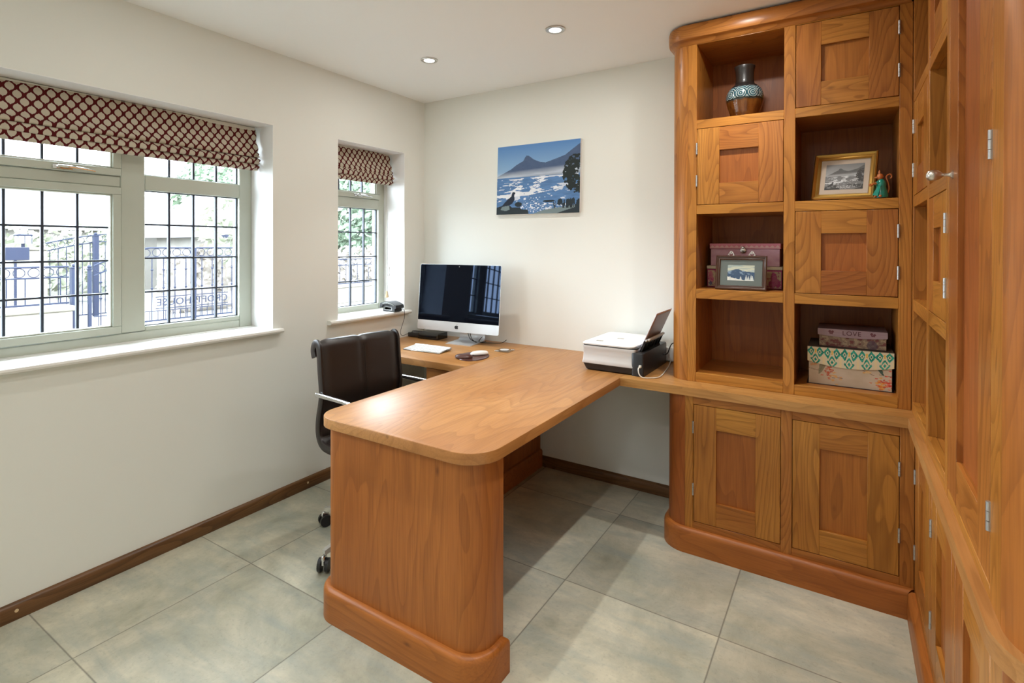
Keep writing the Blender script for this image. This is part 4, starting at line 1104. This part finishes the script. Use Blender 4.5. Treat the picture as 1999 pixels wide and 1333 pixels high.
m = MB(); m.tube([Fc+Vector(p) for p in [(.018, .004, .012), (.026, .004, .035), (.023, .004, .06)]]+[Fc+Vector((.030+(.013-.0028*i*.8)*math.cos(PI-i*.8), .004, .082+(.017-.0030*i*.8)*math.sin(PI+i*.8*-1))) for i in range(0, 7)], lambda t: .003-.001*t, sub=5); m.build('tail', M_['orange'], fg)
m = MB(); m.tube([Fc+Vector(p) for p in ((-.018, -.022, .004), (-.024, -.026, .004))], .004); m.sphere(Fc+Vector((-.004, -.024, .006)), .0055); m.build('foot', M_['orange'], fg)

# stacked boxes, left cubby
def face_grid(x0, x1, y, z0, z1, nx, ny, paint): return picture_grid(nx, ny, paint, lambda u, v: (x0+(x1-x0)*u, y, z0+(z1-z0)*v))
def merge(m, g):
    o = len(m.v); m.v += g.v; m.f += [[i+o for i in f] for f in g.f]; m.wc += g.wc; m.tone += g.tone; m.col += g.col; m.sm += g.sm; m.mi += [0]*len(g.f)
def solid(m, c, *b, **k):
    n = len(m.f); m.box(*b, **k); col = tuple(lin(c))+(1,)
    cnt = sum(len(f) for f in m.f[n:]); m.col[-cnt:] = [col]*cnt
def p_floral(Ux, Vx):
    img = np.zeros(Ux.shape+(3,)); img[:] = lin((178, 158, 128))
    n = vnoise(Ux, Vx, 26, 9, 5, 3)
    put(img, n > .60, lin((150, 50, 95)), .8); put(img, (n < .36), lin((196, 176, 140)), .7)
    put(img, ell(Ux, Vx, .90, .50, .045, .36) | ell(Ux, Vx, .95, .30, .035, .22) | ell(Ux, Vx, .865, .25, .03, .2), lin((158, 48, 100)), .85)
    put(img, ell(Ux, Vx, .045, .7, .03, .2) | ell(Ux, Vx, .055, .42, .035, .2), lin((190, 70, 120)), .7); put(img, ell(Ux, Vx, .045, .2, .02, .13), lin((80, 80, 120)), .8)
    put(img, (Ux < .012) | (Ux > .988) | (Vx < .05) | (Vx > .93), lin((150, 30, 90)))
    return img
bxa = thing('storage_box', 'lower floral box with magenta edges and cream lid behind the dark photo frame', 'box', (2.225, -.12, 1.2025), 'decorated storage boxes')
m = MB(); solid(m, (150, 110, 110), 2.056, 2.392, -.200, -.05, 1.2025, 1.292, bev=.001); merge(m, face_grid(2.057, 2.391, -.2005, 1.2035, 1.291, 120, 30, p_floral)); m.build('body', M_['paper_print'], bxa)
m = MB(); solid(m, (205, 192, 165), 2.0535, 2.3945, -.203, -.048, 1.2925, 1.308, bev=.0015); m.build('lid', M_['paper_print'], bxa, 'cream lid')
bxb = thing('storage_box', 'upper pink box with a scalloped lid and metal clasp behind the dark photo frame', 'box', (2.225, -.12, 1.3085), 'decorated storage boxes')
def p_pink(Ux, Vx):
    img = np.zeros(Ux.shape+(3,)); img[:] = lin((192, 148, 160)); k = (vnoise(Ux, Vx, 6, 5, 9, 3)[..., None]-.5)*.18; return np.clip(img+k, 0, 1)
def p_pinklid(Ux, Vx):
    img = np.zeros(Ux.shape+(3,)); img[:] = lin((200, 120, 135)); s = np.abs(((Ux*14) % 1)-.5)*2
    put(img, Vx < .25+.45*(1-s), lin((206, 168, 160)), .9); put(img, Vx < .2, lin((200, 140, 148))); return img
m = MB(); solid(m, (180, 135, 145), 2.070, 2.382, -.192, -.06, 1.3085, 1.392, bev=.002); merge(m, face_grid(2.072, 2.380, -.1925, 1.3095, 1.391, 60, 20, p_pink)); m.build('body', M_['paper_print'], bxb)
m = MB(); solid(m, (200, 120, 135), 2.066, 2.386, -.197, -.056, 1.3925, 1.419, bev=.002); merge(m, face_grid(2.068, 2.384, -.1975, 1.3935, 1.418, 150, 14, p_pinklid)); m.build('lid', M_['paper_print'], bxb, 'pink scalloped lid')
m = MB(); m.lathe([(.0005, .0), (.013, .0), (.013, .003), (.009, .005), (.0005, .005)], (0, 0, 0), 18, M=Matrix.Translation((2.222, -.198, 1.385)) @ Matrix.Rotation(R(90), 4, 'X')); m.sphere((2.222, -.203, 1.398), .006, (1.3, .5, 1)); m.sphere((2.222, -.2035, 1.384), .004, (1, .6, 1)); m.build('clasp', M_['steel'], bxb, 'silver clasp')

# stacked boxes, right cubby
def p_leaves(Ux, Vx):
    img = np.zeros(Ux.shape+(3,)); img[:] = lin((196, 176, 152)); k = (vnoise(Ux, Vx, 5, 4, 19, 3)[..., None]-.5)*.16; img[:] = np.clip(img+k, 0, 1)
    rng = np.random.RandomState(4)
    def leafs(cx, cy, sx, sy, n, cols, s=.018):
        for _ in range(n):
            a = rng.rand()*PI; put(img, ell(Ux, Vx, cx+rng.randn()*sx, cy+rng.randn()*sy, s*(.6+rng.rand()), s*1.1, a), lin(cols[rng.randint(len(cols))]), .85)
    for (a, b, c, d) in ((0, .42, .14, .36), (.14, .36, .2, .62), (.2, .62, .34, .9), (.07, .5, .1, .97), (.66, .5, .8, .38), (.86, .42, 1, .40), (.3, .2, .42, .22)):
        t_ = np.clip(((Ux-a)*(c-a)+(Vx-b)*(d-b))/((c-a)**2+(d-b)**2), 0, 1); dd = np.hypot(Ux-a-t_*(c-a), (Vx-b-t_*(d-b))*.55); put(img, dd < .004, lin((90, 60, 50)), .8)
    leafs(.05, .6, .03, .15, 18, ((205, 150, 100), (196, 130, 84))); leafs(.24, .45, .03, .17, 34, ((176, 62, 36), (196, 96, 60)), .016)
    leafs(.34, .25, .05, .08, 14, ((214, 160, 96),)); leafs(.42, .86, .05, .05, 22, ((168, 50, 34), (190, 90, 60)), .013); leafs(.68, .52, .05, .08, 12, ((216, 176, 120), (206, 150, 84)))
    leafs(.88, .16, .05, .10, 40, ((196, 60, 40), (212, 110, 50), (224, 160, 70)), .018); leafs(.97, .2, .02, .12, 20, ((206, 60, 50), (224, 120, 90)), .016)
    put(img, poly_mask(Ux, Vx, [(.12, .25), (.13, .5), (.17, .7), (.21, .85), (.23, .72), (.22, .55), (.17, .35)]), lin((120, 116, 88)), .85)
    put(img, poly_mask(Ux, Vx, [(.80, .96), (.83, .92), (.845, .80), (.88, .66), (.90, .50), (.91, .38), (.87, .46), (.83, .58), (.81, .74), (.825, .86)]), lin((52, 84, 74)), .95)
    return img
def p_ikat(Ux, Vx):
    img = np.zeros(Ux.shape+(3,)); cream = lin((214, 200, 168)); img[:] = cream
    n = vnoise(Ux, Vx, 90, 20, 7, 2); u = (Ux*5+.02*n) % 1-.5; v = Vx
    T = [lin((14, 122, 102)), lin((52, 158, 134))]; tt = np.where((n > .5)[..., None], T[0], T[1])
    for cx in (-.26, .26):
        d = np.abs(u-cx)/.24+np.abs(v-.70)/.30
        put(img, d < 1.08, tt); put(img, d < .48, cream); put(img, d < .24, T[0])
    d = np.abs(u)/.32+np.abs(v-.22)/.36; put(img, d < 1, tt); put(img, d < .62, cream); put(img, d < .30, tt)
    put(img, (np.abs(np.abs(u)-(.9-v)*.35) < .035) & (v > .25), cream); put(img, (np.abs(u) < .05) & (v > .62) & (v < .86), lin((222, 176, 84)))
    put(img, (np.abs(np.abs(u)-.5) < .07) & (v < .5), lin((226, 204, 150)), .7)
    return img
bxc = thing('storage_box', 'large box with teal ikat flap lid and autumn leaf front, bottom right cubby', 'box', (2.66, -.18, .8045), 'decorated storage boxes')
m = MB(); solid(m, (170, 150, 130), 2.508, 2.808, -.300, -.06, .8045, .962, bev=.001); merge(m, face_grid(2.509, 2.807, -.3006, .8055, .961, 130, 68, p_leaves)); m.build('body', M_['paper_print'], bxc)
m = MB(); solid(m, (60, 40, 40), 2.500, 2.816, -.308, -.055, .8032, .8045, bev=0); m.build('base_board', M_['paper_print'], bxc)
lid = MB()
lid.layers([[(2.5045, -.3065, .961), (2.8135, -.3065, .961), (2.8135, -.056, .961), (2.5045, -.056, .961)], [(2.5045, -.3065, .966), (2.8135, -.3065, .966), (2.8135, -.056, .966), (2.5045, -.056, .966)]])
lo = lid.build('lid', M_['brown_lid'], bxc, 'brown wood effect lid top')
flap = lambda u: .062+.020*math.sin(PI*u)**.8
g = picture_grid(200, 30, p_ikat, lambda u, v: (2.5035+.311*u, -.3085, .966-flap(u)*(1-v)))
m = MB(); m.layers([[(2.5035+.311*u, -.308, .966) for u in np.linspace(0, 1, 25)]+[(2.5035+.311*u, -.308, .966-flap(u)) for u in np.linspace(1, 0, 25)], [(2.5035+.311*u, -.3015, .966) for u in np.linspace(0, 1, 25)]+[(2.5035+.311*u, -.3015, .966-flap(u)) for u in np.linspace(1, 0, 25)]])
m.col = [tuple(lin((190, 180, 150)))+(1,)]*len(m.col); merge(m, g); m.build('flap', M_['paper_print'], lo, 'teal and cream ikat patterned flap')
bxd = thing('storage_box', 'small lilac box lettered LOVE with butterflies on top of the teal lidded box', 'box', (2.667, -.17, .967), 'decorated storage boxes')
def p_love(Ux, Vx):
    img = np.zeros(Ux.shape+(3,)); img[:] = lin((152, 126, 130)); img += (vnoise(Ux, Vx, 4, 20, 3)[..., None]-.5)*.05
    for cx, s in ((.20, 1), (.80, -1)):
        put(img, ell(Ux, Vx, cx-.020, .66, .019, .17) | ell(Ux, Vx, cx+.020, .60+.04*s, .019, .15) | ell(Ux, Vx, cx-.012, .42, .013, .12) | ell(Ux, Vx, cx+.013, .40, .013, .11) | (np.abs(Ux-cx) < .003) & (np.abs(Vx-.52) < .24), lin((92, 34, 44)), .9)
    return np.clip(img, 0, 1)
def p_roses(Ux, Vx):
    img = np.zeros(Ux.shape+(3,)); img[:] = lin((130, 104, 84)); n = vnoise(Ux, Vx, 16, 4, 13, 3)
    put(img, n > .58, lin((104, 44, 48)), .85); put(img, n < .38, lin((160, 136, 108)), .8); put(img, ell(Ux, Vx, .8, .3, .08, .4), lin((74, 58, 72)), .7); return img
m = MB(); solid(m, (120, 100, 90), 2.546, 2.790, -.270, -.09, .968, 1.040, bev=.001); merge(m, face_grid(2.547, 2.789, -.2706, .969, 1.020, 90, 20, p_roses)); m.build('body', M_['paper_print'], bxd)
m = MB(); solid(m, (60, 44, 44), 2.541, 2.795, -.275, -.085, .9668, .968, bev=0); m.build('base_board', M_['paper_print'], bxd)
fl2 = lambda u: .026+.008*math.sin(PI*u)**.8
m = MB(); solid(m, (140, 118, 122), 2.541, 2.794, -.276, -.086, 1.0402, 1.0445, bev=.001)
merge(m, picture_grid(120, 24, p_love, lambda u, v: (2.541+.253*u, -.2765, 1.0445-fl2(u)*(1-v))))
m.layers([[(2.541+.253*u, yy, 1.0445) for u in np.linspace(0, 1, 17)]+[(2.541+.253*u, yy, 1.0445-fl2(u)) for u in np.linspace(1, 0, 17)] for yy in (-.276, -.2715)])
m.col[-sum(len(f) for f in m.f[-36:]):] = [tuple(lin((140, 118, 122)))+(1,)]*sum(len(f) for f in m.f[-36:])
lv = m.build('lid', M_['paper_print'], bxd, 'lilac lid with flap')
M_['maroon'] = plain('maroon_ink', (.085, .02, .025, 1), .6)
def text_mesh(txt, size, mat, name, Mx, depth=.0004, font_w=1.0, spacing=1.0):
    cu = bpy.data.curves.new('lettering', 'FONT'); cu.body = txt; cu.size = size; cu.extrude = depth; cu.align_x = 'CENTER'; cu.align_y = 'CENTER'; cu.space_character = spacing
    ob = bpy.data.objects.new('lettering', cu); C.objects.link(ob); bpy.context.view_layer.update()
    dg = bpy.context.evaluated_depsgraph_get(); me = bpy.data.meshes.new_from_object(ob.evaluated_get(dg)); bpy.data.objects.remove(ob)
    me.transform(Mx); me.materials.clear(); me.materials.append(mat)
    o = bpy.data.objects.new(name, me); C.objects.link(o); return o
tx = text_mesh('LOVE', .0265, M_['maroon'], 'lettering', Matrix.Translation((2.667, -.2770, 1.0288)) @ Matrix.Rotation(R(90), 4, 'X'), spacing=1.12); adopt(tx, lv)

# ------------------------------------------------------------------ the garden outside
def outmat(name, c1, c2, sc_=3, rough=.8):
    t = NT(name); n = t.noise(t.obj(), sc_, 5, .65); t.set(Base_Color=t.mix(t.ramp(n, [(.35, 0.0), (.65, 1.0)]), c1, c2), Roughness=rough); return t.m
G0 = -.22
mg = outmat('pale_gravel', (.16, .155, .145, 1), (.22, .215, .20, 1), 9)
struct(MB().box(-40, -.45, -16, 30, G0-.3, G0, bev=0).build('ground', mg), 'pale gravel drive outside')
def stonemat():
    t = NT('pale_stone'); p = t.obj()
    b = t.n('ShaderNodeTexBrick'); mp = t.n('ShaderNodeMapping'); mp.inputs['Rotation'].default_value = (R(90), 0, R(90)); t.l(p, mp.inputs[0]); t.l(mp.outputs[0], b.inputs[0])
    b.inputs['Color1'].default_value = (.16, .145, .115, 1); b.inputs['Color2'].default_value = (.19, .175, .145, 1); b.inputs['Mortar'].default_value = (.10, .088, .07, 1)
    b.inputs['Scale'].default_value = 3.2; b.inputs['Mortar Size'].default_value = .012; t.set(Base_Color=b.outputs[0], Roughness=.9); return t.m
ms_ = stonemat()
GX = -8.0
def wall(name, lab, x, y0, y1, z1, th=.35, cope=True):
    t = thing(name, lab, 'wall', (x, (y0+y1)/2, G0)); MB().box(x-th/2, x+th/2, y0, y1, G0, z1, bev=.02).build('stonework', ms_, t)
    if cope: MB().box(x-th/2-.05, x+th/2+.05, y0-.03, y1+.03, z1, z1+.08, bev=.02).build('coping', ms_, t)
wall('garden_wall', 'low pale stone garden wall under the railings, left of the gate', GX, -5.0, .46, .36)
def railing(y0, y1, z0, z1, lab, x=GX, arcshape=None, n=None, name='railing', cat='railing', foot=False, step=.22):
    t = thing(name, lab, cat, (x, (y0+y1)/2, z0)); zt = arcshape or (lambda u: z1)
    N = 24; P = [(x, y0+(y1-y0)*i/N, zt(i/N)) for i in range(N+1)]
    m = MB(); m.tube(P, .014, 6, sub=1); m.tube([(a, b, c-.17) for a, b, c in P], .012, 6, sub=1); m.build('top_rail', M_['iron'], t)
    MB().box(x-.012, x+.012, y0, y1, z0, z0+.028, bev=0).build('bottom_rail', M_['iron'], t)
    k = int((y1-y0)/step)
    for i in range(k+1):
        u = (i+.5)/(k+1); y = y0+(y1-y0)*u
        m = MB(); m.cyl((x, y, z0), (x, y, zt(u)-.17), .0085, 6)
        if foot: m.sphere((x, y, z0+(zt(u)-z0)*.45), .024, (1, 1, .8), seg=8); m.sphere((x, y, z0+(zt(u)-z0)*.70), .024, (1, 1, .8), seg=8)
        m.build('bar', M_['iron'], t)
    rings = int((y1-y0)/.17)
    for i in range(rings):
        u = (i+.5)/rings; y = y0+(y1-y0)*u; c = zt(u)-.085
        MB().tube([(x, y+.07*math.cos(a), c+.07*math.sin(a)) for a in np.linspace(0, 2*PI, 17)], .006, 5, sub=1).build('scroll_ring', M_['iron'], t)
    return t
railing(-3.2, .46, .46, 1.06, 'dark iron railing with a row of rings on the low stone wall')
def post(y, w_, z1, lab, x=GX):
    t = thing('gate_post', lab, 'post', (x, y, G0)); MB().box(x-w_/2, x+w_/2, y-w_/2, y+w_/2, G0, z1, bev=.004).build('shaft', M_['iron'], t)
    m = MB(); m.box(x-w_/2-.01, x+w_/2+.01, y-w_/2-.01, y+w_/2+.01, z1, z1+.02, bev=.004); m.sphere((x, y, z1+.045), .032, seg=12); m.build('finial', M_['iron'], t)
post(.535, .10, 1.03, 'thick dark iron gate post at the end of the low wall')
post(.74, .05, 1.00, 'slimmer dark iron gate post just right of the thick one')
zg = lambda u: 1.36-.30*(1-min(1, u/.55))**1.4
g1 = railing(.80, 2.36, .02, 1.36, 'left leaf of the iron drive gate, carrying the word HOUSE seen from behind', arcshape=zg, foot=True, name='drive_gate', cat='gate')
zg2 = lambda u: 1.36-.30*(max(0, (u-.45)/.55))**1.4
g2 = railing(2.46, 4.05, .02, 1.36, 'right leaf of the iron drive gate, carrying the word CROFT seen from behind', arcshape=zg2, foot=True, name='drive_gate', cat='gate')
for g, ya, yb in ((g1, .80, 2.36), (g2, 2.46, 4.05)):
    MB().box(GX-.01, GX+.01, ya, yb, .20, .215, bev=0).build('lower_rail', M_['iron'], g)
    for i in range(12): MB().cyl((GX, ya+(yb-ya)*(i+.5)/12, .02), (GX, ya+(yb-ya)*(i+.5)/12, .20), .007, 5).build('short_bar', M_['iron'], g)
MB().box(GX-.03, GX+.03, 2.375, 2.445, G0+.1, 1.36, bev=.004).build('closing_stile', M_['iron'], g2)
MB().box(GX-.03, GX+.03, 2.362, 2.372, G0+.1, 1.35, bev=.002).build('closing_stile', M_['iron'], g1)
Rt = Matrix.Rotation(R(-90), 4, 'Z') @ Matrix.Rotation(R(90), 4, 'X')
for g, word, yc, ya, yb in ((g1, 'HOUSE', 2.06, 1.74, 2.355), (g2, 'CROFT', 2.76, 2.465, 3.07)):
    m = MB(); m.box(GX-.008, GX+.008, ya, yb, .45, .465, bev=0); m.box(GX-.008, GX+.008, ya, yb, .24, .255, bev=0)
    m.build('name_rail', M_['iron'], g)
    tx = text_mesh(word, .185, M_['iron'], 'lettering', Matrix.Translation((GX, yc, .352)) @ Rt, depth=.006, spacing=1.05); adopt(tx, g)
# far gate and pillars
farz = lambda u: 1.40+.28*math.sin(PI*min(1, .5*u+.05))
railing(1.35, 2.95, G0+.03, 1.66, 'far iron gate with an arched top across the road', x=-12, arcshape=farz, name='far_gate', cat='gate', step=.16)
post(2.22, .10, 1.62, 'dark iron post standing by the far gate', x=-11.9)
pl_ = thing('gate_pillar', 'pale stone pillar carrying the square lantern', 'pillar', (-12, .95, G0)); MB().box(-12.3, -11.7, .72, 1.30, G0, 1.30, bev=.02).build('stonework', ms_, pl_); MB().box(-12.35, -11.65, .67, 1.35, 1.30, 1.36, bev=.02).build('cap', ms_, pl_)
lt = thing('lantern', 'square lantern on top of the stone pillar', 'lantern', (-12, .98, 1.36)); MB().cyl((-12, .98, 1.3605), (-12, .98, 1.44), .03, 10).build('stem', M_['iron'], lt)
m = MB(); m.box(-12.1, -11.9, .87, 1.09, 1.44, 1.60, bev=.01); m.build('glazing', M_['whitep'], lt)
m = MB(); 
for y in (.87, .98, 1.09): m.box(-11.895, -11.885, y-.006, y+.006, 1.44, 1.60, bev=0)
m.box(-12.12, -11.88, .85, 1.11, 1.60, 1.63, bev=.01); m.build('lantern_frame', M_['iron'], lt)
sg = thing('sign_board', 'dark rectangular sign board beside the lantern pillar', 'sign', (-11.6, .70, 1.15)); MB().box(-11.62, -11.59, .60, .97, 1.10, 1.36, bev=.004).build('panel', M_['iron'], sg)
MB().box(-11.64, -11.62, .74, .78, G0, 1.12, bev=0).build('stake', M_['iron'], sg)
# neighbouring houses
roofm = outmat('pale_slate', (.14, .14, .148, 1), (.17, .17, .178, 1), 2)
hw = outmat('house_render', (.16, .15, .13, 1), (.2, .19, .17, 1), 1)
def house(lab, x0, x1, y0, y1, ze, zr, axis='y', dark=None):
    t = thing('house', lab, 'house', ((x0+x1)/2, (y0+y1)/2, G0)); MB().box(x0, x1, y0, y1, G0, ze, bev=0).build('walls', hw, t)
    e = .4
    if axis == 'y': rings = [[(x0-e, y, ze), ((x0+x1)/2, y, zr), (x1+e, y, ze)] for y in (y0-e, y1+e)]
    else: rings = [[(x, y0-e, ze), (x, (y0+y1)/2, zr), (x, y1+e, ze)] for x in (x0-e, x1+e)]
    MB().layers(rings).build('roof', roofm, t)
    return t
house('long neighbouring house with a pale roof, seen through the left casement', -26, -19, -6, 7.2, 1.9, 3.6)
h2 = house('neighbouring gabled house with dark barge boards, right of the gates', -17.2, -13.2, 5.85, 8.75, 1.66, 3.35, axis='x')
m = MB()
for s in (-1, 1): m.layers([[(-12.78, 7.3+s*1.87, 1.66), (-12.78, 7.3, 3.42), (-12.78, 7.3, 3.12), (-12.78, 7.3+s*1.70, 1.52)], [(-12.72, 7.3+s*1.87, 1.66), (-12.72, 7.3, 3.42), (-12.72, 7.3, 3.12), (-12.72, 7.3+s*1.70, 1.52)]])
m.build('barge_board', M_['iron'], h2)
# hedge and trees
lf = [outmat('leaf_green', (.10, .15, .095, 1), (.20, .26, .18, 1), 20), outmat('leaf_spring', (.22, .24, .17, 1), (.30, .31, .24, 1), 14), outmat('hedge_russet', (.20, .17, .14, 1), (.27, .245, .215, 1), 14)]
bark = outmat('bark', (.03, .022, .018, 1), (.05, .04, .03, 1), 8)
def crown(m, c, r, n, s=.16, seed=0):
    rg = random.Random(seed)
    for i in range(n):
        while True:
            p = Vector((rg.uniform(-1, 1), rg.uniform(-1, 1), rg.uniform(-1, 1)))
            if p.length < 1: break
        p = p.normalized()*(p.length**.45)
        q = Vector((c[0]+p.x*r[0], c[1]+p.y*r[1], c[2]+p.z*r[2]))
        a = Vector((rg.gauss(0, 1), rg.gauss(0, 1), rg.gauss(0, 1))).normalized(); b = a.orthogonal().normalized(); e = a.cross(b)
        k = s*rg.uniform(.6, 1.4)
        m.add([q+b*k, q+e*k*.6+a*k*.2, q-b*k, q-e*k*.6-a*k*.1], [[0, 1, 2, 3]])
def tree(lab, x, y, h, r, mat, n=1500, seed=0, z0=None):
    t = thing('tree', lab, 'tree', (x, y, G0), 'trees outside'); zc = h-r[2] if z0 is None else z0
    MB().cyl((x, y, G0), (x, y, zc), .16, 8, r2=.07).build('trunk', bark, t)
    m = MB(); crown(m, (x, y, zc), r, n, s=.15, seed=seed)
    for i in range(7):
        a = i*2.4; m.tube([(x, y, zc-r[2]*.5), (x+r[0]*.5*math.cos(a), y+r[1]*.5*math.sin(a), zc), (x+r[0]*.8*math.cos(a), y+r[1]*.8*math.sin(a), zc+r[2]*.3)], .02, 4, sub=1)
    m.build('crown', mat, t)
tree('tall green conifer showing above the gates in the top right pane', -23, 11.6, 5.9, (2.2, 2.4, 2.1), lf[0], 2800, 1)
tree('small dark green tree left of the conifer', -27.5, 12.6, 4.9, (1.3, 1.2, 1.1), lf[0], 900, 2)
tree('broad green tree filling the small window, left part', -14, 11.3, 4.6, (1.9, 1.8, 1.9), lf[0], 3000, 3, z0=2.9)
tree('broad green tree filling the small window, right part', -15, 15.2, 4.8, (2.0, 1.95, 2.1), lf[0], 3000, 4, z0=2.9)
tree('pale leafless spring tree behind the drive gates', -10, 4.7, 2.9, (.5, 1.1, 1.0), lf[1], 420, 5, z0=1.9)
t = thing('hedge', 'clipped russet hedge beyond the drive gate and below the trees', 'hedge', (-11.5, 8.5, G0))
m = MB()
for i in range(24): crown(m, (-11.0, 3.6+i*.5, .55), (.42, .45, .85), 240, s=.09, seed=50+i)
MB().box(-11.2, -10.8, 3.5, 15.4, G0, 1.1, bev=.1).build('branches', lf[2], t); m.build('foliage', lf[2], t)
t = thing('hedge', 'loose green hedge behind the far gate', 'hedge', (-16, 0, G0)); m = MB()
for i in range(14): crown(m, (-16, -4+i*.62, .9), (.6, .6, 1.1+.15*math.sin(i*1.7)), 170, s=.13, seed=90+i)
m.build('foliage', lf[1], t)
wall('garden_wall', 'low pale stone wall under the railing seen through the small window', -9.5, 6.2, 9.6, .22)
railing(6.2, 9.6, .31, 1.02, 'iron railing seen through the small window in front of the hedge', x=-9.5)
bpy.context.view_layer.update()
